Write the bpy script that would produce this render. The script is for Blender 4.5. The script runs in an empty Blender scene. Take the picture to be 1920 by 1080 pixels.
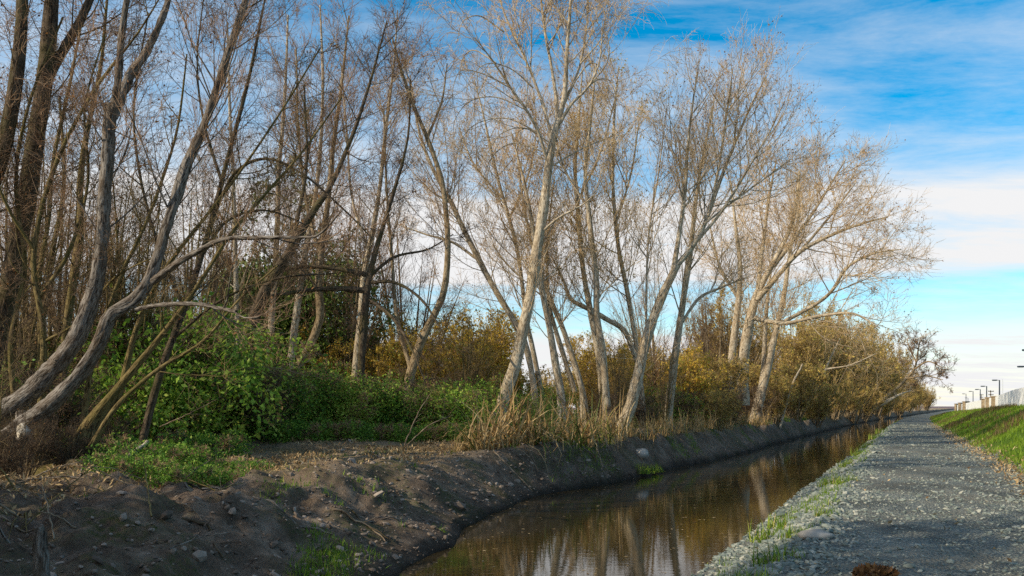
import bpy, math, numpy as np
from math import radians as Rd
C = bpy.context.scene.collection
SC = bpy.context.scene
RNG = np.random.default_rng(7)

# ------------------------------------------------------------------ camera model
FP, CX, HY, CZ = 1663.0, 960.0, 765.0, 1.6      # photo focal length in px, centre, horizon row, eye height
def P(px, py, Y):
    return np.array([(px-CX)/FP*Y, Y, CZ+(HY-py)/FP*Y])
cam = bpy.data.cameras.new('camera'); cam.lens = 36*FP/1920; cam.sensor_width = 36
cam.shift_y = (HY-540)/1920; cam.clip_end = 20000; cam.clip_start = .1
co = bpy.data.objects.new('camera', cam); C.objects.link(co)
co.location = (0, 0, CZ); co.rotation_euler = (Rd(90), 0, 0); SC.camera = co

# ------------------------------------------------------------------ mesh helpers
class MB:
    def __init__(s): s.v=[]; s.f=[]; s.m=[]; s.rnd=[]; s.bk=[]; s.n=0
    def add(s, v, f, mat=0, rnd=None, bk=None):
        v = np.asarray(v, float).reshape(-1, 3); f = np.asarray(f, int)
        s.v.append(v); s.f.append(f+s.n); s.m.append(np.full(len(f), mat, int))
        s.rnd.append(np.full(len(v), .5) if rnd is None else np.broadcast_to(rnd, (len(v),)))
        s.bk.append(v if bk is None else bk); s.n += len(v)
    def build(s, name, mats, parent=None, smooth=True, origin=None):
        v = np.concatenate(s.v); 
        if origin is not None: v = v-np.asarray(origin)
        me = bpy.data.meshes.new(name); me.vertices.add(len(v)); me.vertices.foreach_set('co', v.astype(np.float32).ravel())
        ln = np.concatenate([np.full(len(f), f.shape[1]) for f in s.f]); vi = np.concatenate([f.ravel() for f in s.f])
        me.loops.add(len(vi)); me.loops.foreach_set('vertex_index', vi.astype(np.int32))
        me.polygons.add(len(ln)); st = np.concatenate([[0], np.cumsum(ln)[:-1]])
        me.polygons.foreach_set('loop_start', st.astype(np.int32))
        me.polygons.foreach_set('material_index', np.concatenate(s.m).astype(np.int32))
        me.polygons.foreach_set('use_smooth', np.full(len(ln), smooth))
        a = me.attributes.new('rnd', 'FLOAT', 'POINT'); a.data.foreach_set('value', np.concatenate(s.rnd).astype(np.float32))
        b = me.attributes.new('bk', 'FLOAT_VECTOR', 'POINT'); b.data.foreach_set('vector', np.concatenate(s.bk).astype(np.float32).ravel())
        me.update(calc_edges=True)
        for m in (mats if isinstance(mats, (list, tuple)) else [mats]): me.materials.append(m)
        o = bpy.data.objects.new(name, me); C.objects.link(o)
        if parent is not None: o.parent = parent
        return o
def tag(o, label=None, cat=None, group=None, kind=None):
    if label: o['label'] = label
    if cat: o['category'] = cat
    if group: o['group'] = group
    if kind: o['kind'] = kind
    return o
def thing(name, label, cat, loc, group=None, rz=0):
    o = bpy.data.objects.new(name, None); C.objects.link(o); o.location = [float(q) for q in loc]; o.rotation_euler = (0, 0, rz)
    o.empty_display_size = .1
    return tag(o, label, cat, group)
def dup(root, loc, rz, sc, label, group=None):
    r = root.copy(); C.objects.link(r); r.location = [float(q) for q in loc]; r.rotation_euler = (0, 0, rz)
    r.scale = sc if hasattr(sc, '__len__') else (sc, sc, sc)
    r['label'] = label
    if group: r['group'] = group
    elif 'group' in r: del r['group']
    for ch in root.children:
        c = ch.copy(); C.objects.link(c); c.parent = r
    return r
nrm = lambda a: a/np.maximum(np.linalg.norm(a, axis=-1, keepdims=True), 1e-9)
def tubes(mb, Pt, R, m, mat=0, rnd=None, rough=0, rng=RNG):
    N, k, _ = Pt.shape
    T = nrm(np.gradient(Pt, axis=1)); ax = np.zeros((N, 3)); mt = np.abs(T.mean(1)); ax[np.arange(N), mt.argmin(1)] = 1
    b1 = nrm(np.cross(T, ax[:, None, :])); b2 = np.cross(T, b1)
    th = np.arange(m)/m*2*np.pi
    rr = R[:, :, None]*np.ones((1, 1, m))
    if rough:
        g = rng.normal(0, 1, (N, k, m)); g = g+np.roll(g, 1, 2)+np.roll(g, 1, 1); rr = rr*(1+rough*g/1.7)
    V = Pt[:, :, None]+rr[..., None]*(np.cos(th)[None, None, :, None]*b1[:, :, None]+np.sin(th)[None, None, :, None]*b2[:, :, None])
    i = np.arange(N)[:, None, None]*k*m; j = np.arange(k-1)[None, :, None]*m; q = np.arange(m)[None, None, :]; q2 = (q+1) % m
    Fc = np.stack([i+j+q, i+j+q2, i+j+m+q2, i+j+m+q], -1).reshape(-1, 4)
    if rnd is None: rnd = rng.random(N)
    ln = np.concatenate([np.zeros((N, 1)), np.cumsum(np.linalg.norm(np.diff(Pt, axis=1), axis=2), 1)], 1)
    bk = np.stack([np.broadcast_to(rr*np.cos(th), V.shape[:3]), np.broadcast_to(rr*np.sin(th), V.shape[:3]), np.broadcast_to(ln[:, :, None], V.shape[:3])+rnd[:, None, None]*9], -1)
    mb.add(V.reshape(-1, 3), Fc, mat, np.repeat(rnd, k*m), bk.reshape(-1, 3))
def catmull(pts, K):
    pts = np.asarray(pts, float); n = len(pts)
    if n == 2: return pts[0]+(pts[1]-pts[0])*np.linspace(0, 1, K)[:, None]
    q = np.vstack([2*pts[0]-pts[1], pts, 2*pts[-1]-pts[-2]])
    d = np.concatenate([[0], np.cumsum(np.linalg.norm(np.diff(pts[:, :3], axis=0), axis=1))]); u = np.interp(np.linspace(0, d[-1], K), d, np.arange(n))
    i = np.minimum(u.astype(int), n-2); t = (u-i)[:, None]
    a, b, c, e = q[i], q[i+1], q[i+2], q[i+3]
    return .5*(2*b+(c-a)*t+(2*a-5*b+4*c-e)*t*t+(3*b-a-3*c+e)*t**3)
def leaves(mb, pos, size, mat, rng, asp=.5, up=.0, rnd=None, drop=0.):
    n = len(pos); a = nrm(rng.normal(0, 1, (n, 3))+[0, 0, -drop]); nn = nrm(rng.normal(0, 1, (n, 3))+[0, 0, up]); b = nrm(np.cross(a, nn)); nn = np.cross(b, a)
    L = (size*rng.uniform(.45, 1.5, n))[:, None]; W = L*asp*.5
    V = np.stack([pos, pos+a*L*.45+b*W+nn*L*.06, pos+a*L, pos+a*L*.45-b*W+nn*L*.06], 1)
    f = np.arange(n)[:, None]*4+np.array([[0, 1, 2, 3]])
    mb.add(V.reshape(-1, 3), f, mat, np.repeat(rng.random(n) if rnd is None else rnd, 4))

# ------------------------------------------------------------------ noise
def _h(i, j, s):
    n = (i*374761393+j*668265263+s*974711) & 0x7fffffff; n = ((n ^ (n >> 13))*1274126177) & 0x7fffffff
    return ((n ^ (n >> 16)) & 0xffff)/65535.
def vn(x, y, s=0):
    i = np.floor(x).astype(np.int64); j = np.floor(y).astype(np.int64); fx = x-i; fy = y-j
    fx = fx*fx*(3-2*fx); fy = fy*fy*(3-2*fy)
    return (_h(i, j, s)*(1-fx)+_h(i+1, j, s)*fx)*(1-fy)+(_h(i, j+1, s)*(1-fx)+_h(i+1, j+1, s)*fx)*fy
def fbm(x, y, o=4, s=0, ridge=False):
    r = 0; a = .5
    for k in range(o):
        n = vn(x*2**k+17*k, y*2**k-9*k, s+k)
        r = r+a*((1-abs(2*n-1)) if ridge else n); a *= .5
    return r
sst = lambda a, b, x: (lambda t: t*t*(3-2*t))(np.clip((x-a)/(b-a), 0, 1))

# ------------------------------------------------------------------ terrain: v = X measured from the left edge of the path
def XL(Y):
    Y = np.asarray(Y, float); d = np.clip(Y-60, 0, 160)
    return .441*Y-1.2+.00043*d*d/2+np.clip(Y-220, 0, None)*.0688
WZ = -.8
def vR(Y): return np.interp(Y, [0, 20, 45, 75, 140, 400], [-1.8, -1.8, -1.45, -1.15, -1.0, -.9])+.18*(vn(Y*.35, Y*0, 3)-.5)
def vLft(Y): return np.interp(Y, [0, 6, 9, 12.7, 16.3, 20, 24.2, 27.5, 33.3, 47, 100, 400], [-4.6, -4.9, -5.3, -5.84, -7.0, -8.2, -8.75, -8.1, -7.75, -7.2, -7.1, -6.6])+.5*(vn(Y*.45, Y*0, 5)-.5)+.22*(vn(Y*1.3, Y*0, 6)-.5)
def height(X, Y):
    v = X-XL(Y); l = vLft(Y); r = vR(Y)
    # left bank
    d = l-v; w = np.interp(Y, [0, 9, 14, 21, 26, 60], [3.0, 3.0, 3.2, 1.7, 1.25, 1.3])*(1+1.5*(fbm(Y*.38, Y*0, 3, 24)-.42)*sst(14, 22, Y))
    crest = np.interp(Y, [0, 8, 14, 24, 40, 120], [.1, .15, .35, .42, .55, .5])-WZ+.5*(fbm(Y*.22, Y*0, 3, 23)-.45)*sst(14, 24, Y)
    u = np.clip(d/w, 0, None)
    gul = fbm(Y*1.1, d*.35, 4, 21, True)
    near = sst(24, 12, Y)
    prof = np.where(u < 1, .12*np.clip(u*12, 0, 1)+.88*sst(0, 1, u**(.75+.5*gul*.6)), 1)
    zl = WZ+crest*prof+sst(0.2, 1, u)*.0+ .34*(gul-.5)*sst(0, .2, u)*sst(1.5, .8, u)
    zl = zl+sst(.05, .5, u)*(near*.5+.28)*(fbm(X*.8, Y*.8, 6, 11)-.5)*1.1+sst(.05,.5,u)*near*.16*(fbm(X*1.7+.4*Y, Y*1.1, 6, 19, True)-.6)+sst(.05, .6, u)*.11*(fbm(X*3, Y*3, 4, 12, True)-.5)*(1+1.6*near)
    zl = zl+.45*sst(4, 14, d-w)*sst(15, 25, Y)+.3*sst(6, 30, d)*(fbm(X*.15, Y*.15, 3, 13)-.3)
    bed = WZ-.1-.5*np.clip(-d/1.2, 0, 1)
    z = np.where(d > 0, np.maximum(zl, WZ-.03+.1*np.clip(d, 0, .3)), bed)
    # right stony bank, path, embankment
    e = (v-r)/np.maximum(-r, .3)
    zr = WZ+(0.0-WZ)*np.where(e < 1, .35*np.clip(e, 0, 1)+.65*sst(.15, 1.08, e), 1)+.09*(fbm(X*1.5, Y*1.5, 4, 31)-.5)*sst(0, .3, e)
    zr = zr+.05*(fbm(X*.7, Y*.35, 3, 33)-.5)*sst(0, .6, v)
    et = np.interp(Y, [0, 52, 80, 130, 200, 400], [1.78, 1.72, 1.45, 1.0, .6, .2])
    f = 4.15+.5*(vn(Y*.4, Y*0, 8)-.5)+.25*(vn(Y*1.6, Y*0, 9)-.5)
    zr = zr+et*(.45*sst(f-.1, f+3.8, v)+.55*np.clip((v-f)/4.2, 0, 1))+sst(f, f+1, v)*.28*(fbm(X*.6, Y*.6, 4, 14)-.5)
    zr = np.where(v < r, WZ-.05-.5*np.clip((r-v)/1.0, 0, 1), zr)
    return np.where(v < (l+r)/2, z, zr)
def gz(X, Y): return float(height(np.array([float(X)]), np.array([float(Y)]))[0])
def ground_at(px, Y):
    X = (px-CX)/FP*Y; return np.array([X, Y, gz(X, Y)])
def sheet(name, mat, ys, vs_of):
    ys = np.asarray(ys); G = np.array([vs_of(y) for y in ys]); n, k = G.shape
    Yg = np.repeat(ys[:, None], k, 1); Xg = XL(Yg)+G; Z = height(Xg, Yg)
    mb = MB(); i = np.arange(n-1)[:, None]*k+np.arange(k-1)[None, :]
    f = np.stack([i, i+1, i+k+1, i+k], -1).reshape(-1, 4)
    V = np.stack([Xg, Yg, Z], -1).reshape(-1, 3)
    v = G.ravel(); d = (vLft(Yg)-G).ravel()
    bk = np.stack([v, d, fbm(V[:, 0]*.5, V[:, 1]*.5, 4, 41)], -1)
    mb.add(V, f, 0, fbm(V[:, 0]*.25, V[:, 1]*.25, 3, 44), bk)
    return mb.build(name, mat)
def geo(a, b, d0, g):
    o = [a]; d = d0
    while o[-1] < b: o.append(o[-1]+d); d *= g
    return np.array(o)

# ------------------------------------------------------------------ materials
def mat(name):
    m = bpy.data.materials.new(name); m.use_nodes = True; nt = m.node_tree; nt.nodes.clear()
    return m, nt
def nd(nt, t, **k):
    n = nt.nodes.new(t)
    for a, b in k.items():
        if a in n.inputs: n.inputs[a].default_value = b
        else: setattr(n, a, b)
    return n
def lk(nt, a, b): nt.links.new(a, b)
def ramp(nt, fac, stops, interp='LINEAR'):
    r = nt.nodes.new('ShaderNodeValToRGB'); r.color_ramp.interpolation = interp
    el = r.color_ramp.elements
    while len(el) < len(stops): el.new(.5)
    for e, (p, c) in zip(el, stops): e.position = p; e.color = tuple(c)+(1,) if hasattr(c, '__len__') else (c, c, c, 1)
    lk(nt, fac, r.inputs['Fac']); return r.outputs['Color']
def attr(nt, n): return nd(nt, 'ShaderNodeAttribute', attribute_name=n)
def noise(nt, vec, sc, det=5, rough=.6, dist=0):
    n = nd(nt, 'ShaderNodeTexNoise', Scale=sc, Detail=det, Roughness=rough, Distortion=dist); lk(nt, vec, n.inputs['Vector']); return n
def mix(nt, f, a, b, mode='MIX'):
    n = nt.nodes.new('ShaderNodeMix'); n.data_type = 'RGBA'; n.blend_type = mode
    for i, x in ((0, f), (6, a), (7, b)):
        if hasattr(x, 'is_output') or hasattr(x, 'links'): lk(nt, x, n.inputs[i])
        elif i == 0: n.inputs[0].default_value = x
        else: n.inputs[i].default_value = tuple(x)+(1,)
    return n.outputs[2]
def mapping(nt, vec, sc):
    m = nd(nt, 'ShaderNodeMapping'); m.inputs['Scale'].default_value = sc; lk(nt, vec, m.inputs['Vector']); return m.outputs[0]
def principled(nt, col, rough=.9, bump=None, bs=.5, bd=.02, spec=.2):
    p = nd(nt, 'ShaderNodeBsdfPrincipled'); o = nd(nt, 'ShaderNodeOutputMaterial')
    if hasattr(col, 'links'): lk(nt, col, p.inputs['Base Color'])
    else: p.inputs['Base Color'].default_value = tuple(col)+(1,)
    p.inputs['Roughness'].default_value = rough; p.inputs['Specular IOR Level'].default_value = spec
    if bump is not None:
        b = nd(nt, 'ShaderNodeBump', Strength=bs, Distance=bd); lk(nt, bump, b.inputs['Height']); lk(nt, b.outputs[0], p.inputs['Normal'])
    lk(nt, p.outputs[0], o.inputs[0]); return p
def bark(name, dark, mid, light, patch=None):
    m, nt = mat(name); a = attr(nt, 'bk').outputs['Vector']
    v1 = mapping(nt, a, (24, 24, 4.2)); n1 = noise(nt, v1, 1.3, 6, .62, .5)
    n2 = noise(nt, mapping(nt, a, (2, 2, .8)), 1.2, 4)
    c = ramp(nt, n1.outputs[0], [(.38, dark), (.46, mid), (.60, light)])
    c = mix(nt, ramp(nt, n2.outputs[0], [(.45, 0), (.62, .55)]), c, patch or dark)
    principled(nt, c, .95, n1.outputs[0], .9, .03, .1); return m
def twig(name, a, b):
    m, nt = mat(name); c = mix(nt, attr(nt, 'rnd').outputs['Fac'], a, b); principled(nt, c, .8, spec=.15); return m
def leaf(name, cols, tr=.35, rough=.6):
    m, nt = mat(name); c = ramp(nt, attr(nt, 'rnd').outputs['Fac'], [(i/(len(cols)-1), q) for i, q in enumerate(cols)])
    p = nd(nt, 'ShaderNodeBsdfPrincipled', Roughness=rough); lk(nt, c, p.inputs['Base Color']); p.inputs['Specular IOR Level'].default_value = .25
    t = nd(nt, 'ShaderNodeBsdfTranslucent'); lk(nt, c, t.inputs['Color']); x = nd(nt, 'ShaderNodeMixShader', Fac=tr)
    lk(nt, p.outputs[0], x.inputs[1]); lk(nt, t.outputs[0], x.inputs[2]); o = nd(nt, 'ShaderNodeOutputMaterial'); lk(nt, x.outputs[0], o.inputs[0]); return m
def plain(name, col, rough=.6, spec=.3, var=.0):
    m, nt = mat(name)
    if var:
        g = nd(nt, 'ShaderNodeTexCoord'); n = noise(nt, g.outputs['Object'], 3, 6)
        col = ramp(nt, n.outputs[0], [(.3, [q*(1-var) for q in col]), (.7, [min(1, q*(1+var)) for q in col])])
    principled(nt, col, rough, spec=spec); return m

M = {}
M['bark_grey'] = bark('bark_grey', (.028, .022, .018), (.14, .118, .098), (.30, .27, .235), (.11, .075, .045))
M['bark_pale'] = bark('bark_pale', (.10, .07, .042), (.40, .325, .23), (.64, .56, .43), (.25, .18, .105))
M['bark_tan'] = bark('bark_tan', (.07, .05, .03), (.24, .18, .11), (.42, .33, .21), (.15, .10, .05))
M['bark_dark'] = bark('bark_dark', (.02, .015, .011), (.075, .056, .04), (.15, .115, .08), (.09, .08, .03))
M['bark_moss'] = bark('bark_moss', (.04, .03, .015), (.15, .11, .05), (.26, .20, .09), (.12, .11, .03))
M['twig_brown'] = twig('twig_brown', (.17, .10, .062), (.46, .31, .19))
M['twig_olive'] = twig('twig_olive', (.12, .085, .045), (.30, .22, .11))
M['twig_tan'] = twig('twig_tan', (.40, .27, .14), (.76, .57, .34))
M['twig_dark'] = twig('twig_dark', (.07, .048, .034), (.18, .125, .08))
M['twig_gold'] = twig('twig_gold', (.30, .19, .075), (.52, .37, .16))
M['leaf_green'] = leaf('leaf_green', [(.06, .13, .014), (.15, .28, .028), (.26, .42, .045), (.44, .54, .09), (.30, .20, .07)])
M['leaf_ivy'] = leaf('leaf_ivy', [(.03, .085, .012), (.09, .21, .024), (.18, .34, .04), (.33, .46, .07), (.26, .17, .06)])
M['leaf_gold'] = leaf('leaf_gold', [(.17, .14, .02), (.46, .34, .045), (.64, .46, .06), (.64, .37, .06), (.38, .40, .06)])
M['leaf_olive'] = leaf('leaf_olive', [(.15, .115, .03), (.36, .26, .065), (.54, .39, .10), (.64, .45, .12), (.38, .35, .08)])
M['leaf_brown'] = leaf('leaf_brown', [(.10, .045, .02), (.22, .10, .035), (.34, .17, .06)], .25)
M['leaf_bud'] = leaf('leaf_bud', [(.22, .11, .055), (.40, .22, .10), (.30, .16, .10)], .2)
M['leaf_oak'] = leaf('leaf_oak', [(.03, .06, .01), (.10, .16, .025), (.20, .26, .05)], .2)
M['reed_dry'] = leaf('reed_dry', [(.22, .13, .05), (.40, .26, .11), (.58, .43, .22), (.46, .27, .08)], .2)
M['reed_green'] = leaf('reed_green', [(.04, .08, .012), (.10, .15, .03), (.22, .20, .05)], .3)
M['grass'] = leaf('grass', [(.06, .135, .010), (.14, .25, .016), (.25, .37, .03), (.42, .43, .09)], .35)
M['weed'] = leaf('weed', [(.10, .065, .03), (.20, .13, .06), (.13, .12, .03)], .2)
M['stone'] = leaf('stone', [(.12, .145, .13), (.18, .21, .185), (.25, .27, .23), (.38, .375, .315)], .0, .85)
M['dead_wood'] = bark('dead_wood', (.10, .07, .045), (.24, .18, .12), (.36, .29, .21))
M['litter'] = leaf('litter', [(.14, .085, .04), (.32, .21, .10), (.48, .34, .17), (.56, .42, .24)], .1, .9)
M['clod'] = leaf('clod', [(.09, .068, .052), (.20, .158, .125), (.34, .28, .23)], .0, .95)
m, nt = mat('sawn_wood'); g = nd(nt, 'ShaderNodeTexCoord'); n = noise(nt, g.outputs['Object'], 9, 5)
principled(nt, ramp(nt, n.outputs[0], [(.3, (.42, .34, .24)), (.6, (.72, .66, .55))]), .9); M['sawn_wood'] = m
M['lamp_metal'] = plain('lamp_metal', (.035, .05, .075), .5, .4); M['white_wall'] = plain('white_wall', (.9, .9, .89), .8, .2, .04)
M['pillar'] = plain('pillar_brown', (.26, .20, .13), .9, .1, .5); M['pole_wood'] = plain('pole_wood', (.12, .09, .07), .9, .1, .3)
M['pole_white'] = plain('pole_white', (.55, .57, .6), .5); M['rock'] = plain('rock', (.34, .31, .27), .95, .1, .4)
M['lens'] = plain('lamp_lens', (.5, .5, .48), .3)

# ground: dark soil, tan litter on the flat crest, green film in places
m, nt = mat('soil'); gm = nd(nt, 'ShaderNodeNewGeometry'); pos = gm.outputs['Position']
n1 = noise(nt, pos, 2.2, 8, .7); n2 = noise(nt, pos, 14, 6, .7); n3 = noise(nt, pos, 60, 4, .7); n4 = noise(nt, pos, .7, 5, .6)
c = ramp(nt, n1.outputs[0], [(.3, (.09, .063, .043)), (.5, (.28, .20, .143)), (.66, (.52, .41, .315))])
c = mix(nt, .35, c, ramp(nt, n2.outputs[0], [(.35, (.065, .045, .031)), (.7, (.48, .37, .275))]))
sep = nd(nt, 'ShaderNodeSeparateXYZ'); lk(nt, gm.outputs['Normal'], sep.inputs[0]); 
bk = attr(nt, 'bk'); sb = nd(nt, 'ShaderNodeSeparateXYZ'); lk(nt, bk.outputs['Vector'], sb.inputs[0])
md = nd(nt, 'ShaderNodeMapRange'); lk(nt, sb.outputs[1], md.inputs[0]); md.inputs[1].default_value = 1.0; md.inputs[2].default_value = 2.6
sy = nd(nt, 'ShaderNodeSeparateXYZ'); lk(nt, pos, sy.inputs[0]); my = nd(nt, 'ShaderNodeMapRange'); lk(nt, sy.outputs[1], my.inputs[0]); my.inputs[1].default_value = 13; my.inputs[2].default_value = 20
mm = nd(nt, 'ShaderNodeMath', operation='MULTIPLY'); lk(nt, md.outputs[0], mm.inputs[0]); lk(nt, my.outputs[0], mm.inputs[1])
mf = nd(nt, 'ShaderNodeMath', operation='MULTIPLY'); lk(nt, mm.outputs[0], mf.inputs[0]); lk(nt, ramp(nt, n2.outputs[0], [(.35, .15), (.6, 1)]), mf.inputs[1])
c = mix(nt, mf.outputs[0], c, mix(nt, n3.outputs[0], (.24, .16, .085), (.60, .45, .27)))
gr = nd(nt, 'ShaderNodeMath', operation='MULTIPLY'); lk(nt, ramp(nt, n4.outputs[0], [(.48, 0), (.62, .85)]), gr.inputs[0]); lk(nt, ramp(nt, n2.outputs[0], [(.4, 0), (.6, 1)]), gr.inputs[1])
c = mix(nt, gr.outputs[0], c, (.07, .11, .018))
c = mix(nt, 1, c, ramp(nt, sep.outputs[2], [(.45, .62), (.95, 1)]), 'MULTIPLY')  # steeper faces painted darker: shade of the bank face put into the soil colour
wet = nd(nt, 'ShaderNodeMapRange'); lk(nt, sy.outputs[2], wet.inputs[0]); wet.inputs[1].default_value = WZ+.02; wet.inputs[2].default_value = WZ+.5; wet.inputs[3].default_value = .30; wet.inputs[4].default_value = 1
c = mix(nt, 1, c, wet.outputs[0], 'MULTIPLY')
hb = nd(nt, 'ShaderNodeMath', operation='ADD'); lk(nt, n2.outputs[0], hb.inputs[0]); lk(nt, n3.outputs[0], hb.inputs[1])
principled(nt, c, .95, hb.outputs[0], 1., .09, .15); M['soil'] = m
# gravel
m, nt = mat('gravel_bed'); gm = nd(nt, 'ShaderNodeNewGeometry'); pos = gm.outputs['Position']
vo = nd(nt, 'ShaderNodeTexVoronoi', Scale=26.0); lk(nt, pos, vo.inputs['Vector']); sr = nd(nt, 'ShaderNodeSeparateXYZ'); lk(nt, vo.outputs['Color'], sr.inputs[0])
c = ramp(nt, sr.outputs[0], [(0, (.15, .18, .165)), (.5, (.25, .29, .26)), (.8, (.35, .375, .325)), (1, (.46, .455, .38))])
c = mix(nt, ramp(nt, vo.outputs['Distance'], [(.25, 0), (.6, .8)]), c, (.10, .105, .10))
n4 = noise(nt, pos, .8, 5); n5 = noise(nt, pos, 30, 4)
c = mix(nt, ramp(nt, n4.outputs[0], [(.42, 0), (.66, .6)]), c, mix(nt, n5.outputs[0], (.14, .12, .085), (.36, .32, .24)))
n6 = noise(nt, mapping(nt, pos, (.9, .35, 1)), .9, 4); c = mix(nt, 1, c, ramp(nt, n6.outputs[0], [(.38, .52), (.60, 1.0)]), 'MULTIPLY')
iv = nd(nt, 'ShaderNodeMath', operation='SUBTRACT'); iv.inputs[0].default_value = 1; lk(nt, vo.outputs['Distance'], iv.inputs[1])
principled(nt, c, .9, iv.outputs[0], .9, .05, .2); M['gravel'] = m
# turf under the blades
m, nt = mat('turf'); gm = nd(nt, 'ShaderNodeNewGeometry'); pos = gm.outputs['Position']
n1 = noise(nt, pos, 1.1, 6, .65); n2 = noise(nt, pos, 9, 5, .7)
c = ramp(nt, n1.outputs[0], [(.3, (.06, .11, .01)), (.5, (.12, .20, .018)), (.62, (.18, .25, .03)), (.72, (.24, .18, .08))])
c = mix(nt, .5, c, ramp(nt, n2.outputs[0], [(.3, (.02, .04, .006)), (.7, (.14, .23, .03))]))
principled(nt, c, .9, n2.outputs[0], 1, .12, .1); M['turf'] = m
# water
m, nt = mat('canal_water'); gm = nd(nt, 'ShaderNodeNewGeometry'); pos = gm.outputs['Position']
w1 = noise(nt, mapping(nt, pos, (1, 2.2, 1)), 3.2, 3, .5, .4); w2 = noise(nt, mapping(nt, pos, (1, 2.5, 1)), 11, 2, .5)
ad = nd(nt, 'ShaderNodeMath', operation='MULTIPLY_ADD'); lk(nt, w2.outputs[0], ad.inputs[0]); ad.inputs[1].default_value = .35; lk(nt, w1.outputs[0], ad.inputs[2])
p = principled(nt, (.030, .021, .008), .012, ad.outputs[0], .05, .02, .5); p.inputs['IOR'].default_value = 1.33; M['water'] = m
m, nt = mat('far_field'); gm = nd(nt, 'ShaderNodeNewGeometry'); n1 = noise(nt, gm.outputs['Position'], .02, 5)
principled(nt, ramp(nt, n1.outputs[0], [(.3, (.10, .075, .04)), (.7, (.20, .16, .09))]), .95); M['field'] = m
m, nt = mat('far_hill'); gm = nd(nt, 'ShaderNodeNewGeometry'); n1 = noise(nt, gm.outputs['Position'], .006, 6)
principled(nt, ramp(nt, n1.outputs[0], [(.3, (.13, .10, .12)), (.7, (.22, .15, .13))]), .95); M['hill'] = m

# ------------------------------------------------------------------ setting
ys = np.concatenate([geo(3, 40, .07, 1.006), ])
ys = np.concatenate([ys, geo(ys[-1]+.35, 1500, .4, 1.03)])
lv = np.concatenate([-geo(0, 11, .055, 1.0)[::-1]]); lf = -geo(11.2, 160, .22, 1.06)[::-1]
base_v = np.concatenate([lf, lv])          # relative to the left waterline + 1.2
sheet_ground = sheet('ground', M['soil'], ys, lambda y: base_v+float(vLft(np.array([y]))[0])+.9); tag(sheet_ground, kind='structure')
pv = np.linspace(0, 1, 100)
o = sheet('path', M['gravel'], ys, lambda y: (lambda a: a+(4.3-a)*pv)(float(vR(np.array([y]))[0])-1.3)); tag(o, kind='structure')
ev = np.concatenate([np.linspace(4.3, 9.5, 70), geo(9.8, 60, .4, 1.2)])
o = sheet('embankment', M['turf'], ys, lambda y: ev); tag(o, kind='structure')
mb = MB(); yy = geo(2, 1500, 1, 1.06); a = np.stack([XL(yy)-11, yy, yy*0+WZ], -1); b = np.stack([XL(yy)+.6, yy, yy*0+WZ], -1); n = len(yy)
i = np.arange(n-1); mb.add(np.concatenate([a, b]), np.stack([i, i+n, i+n+1, i+1], -1)); o = mb.build('water', M['water']); tag(o, kind='structure')
mb = MB(); mb.add([(-9000, -9000, -2.2), (9000, -9000, -2.2), (9000, 9000, -2.2), (-9000, 9000, -2.2)], [[0, 1, 2, 3]]); tag(mb.build('plain', M['field']), kind='structure')
mb = MB(); k = 160; az = np.linspace(-.2, 1.1, k); hh = 1+9*fbm(az*9, az*0, 4, 51); D = 2600
V = np.concatenate([np.stack([np.sin(az)*D, np.cos(az)*D, az*0-3], -1), np.stack([np.sin(az)*(D+150), np.cos(az)*(D+150), hh], -1), np.stack([np.sin(az)*(D+600), np.cos(az)*(D+600), az*0-3], -1)])
i = np.arange(k-1); mb.add(V, np.concatenate([np.stack([i+1, i, i+k, i+k+1], -1), np.stack([i+1+k, i+k, i+2*k, i+2*k+1], -1)])); tag(mb.build('hills', M['hill']), kind='structure')

# ------------------------------------------------------------------ gravel stones
def ico():
    t = (1+5**.5)/2
    v = nrm(np.array([(-1, t, 0), (1, t, 0), (-1, -t, 0), (1, -t, 0), (0, -1, t), (0, 1, t), (0, -1, -t), (0, 1, -t), (t, 0, -1), (t, 0, 1), (-t, 0, -1), (-t, 0, 1)], float))
    f = np.array([(0, 11, 5), (0, 5, 1), (0, 1, 7), (0, 7, 10), (0, 10, 11), (1, 5, 9), (5, 11, 4), (11, 10, 2), (10, 7, 6), (7, 1, 8), (3, 9, 4), (3, 4, 2), (3, 2, 6), (3, 6, 8), (3, 8, 9), (4, 9, 5), (2, 4, 11), (6, 2, 10), (8, 6, 7), (9, 8, 1)])
    return v, f
def stones(name, mt, X, Y, size, rng, flat=.6, sink=.25):
    v0, f0 = ico(); n = len(X); Z = height(X, Y)
    sc = size[:, None]*np.stack([rng.uniform(.7, 1.5, n), rng.uniform(.6, 1.1, n), rng.uniform(flat*.6, flat*1.3, n)], -1)
    V = v0[None]*(1+rng.uniform(-.25, .25, (n, 12, 1)))*sc[:, None]
    a = rng.uniform(0, 6.28, n); ca, sa = np.cos(a)[:, None], np.sin(a)[:, None]; tl = rng.normal(0, .3, n)[:, None]
    x = V[..., 0]*ca-V[..., 1]*sa; y = V[..., 0]*sa+V[..., 1]*ca; z = V[..., 2]+x*tl
    V = np.stack([x+X[:, None], y+Y[:, None], z+(Z+sc[:, 2]*(1-2*sink)*.5)[:, None]], -1)
    mb = MB(); mb.add(V.reshape(-1, 3), (f0[None]+12*np.arange(n)[:, None, None]).reshape(-1, 3), 0, np.repeat(rng.random(n)**1.3, 12)); return mb.build(name, mt, smooth=False)
rng = np.random.default_rng(11)
n = 42000; Y = 7.2*np.exp(rng.random(n)**1.15*np.log(95/7.2)); v = rng.uniform(-2.0, 4.4, n); r = vR(Y); k = (v > r-.15)
Y, v = Y[k], v[k]; pat = fbm(Y*.6, v*.6, 3, 61); edge = sst(.9, -.3, v)
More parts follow.
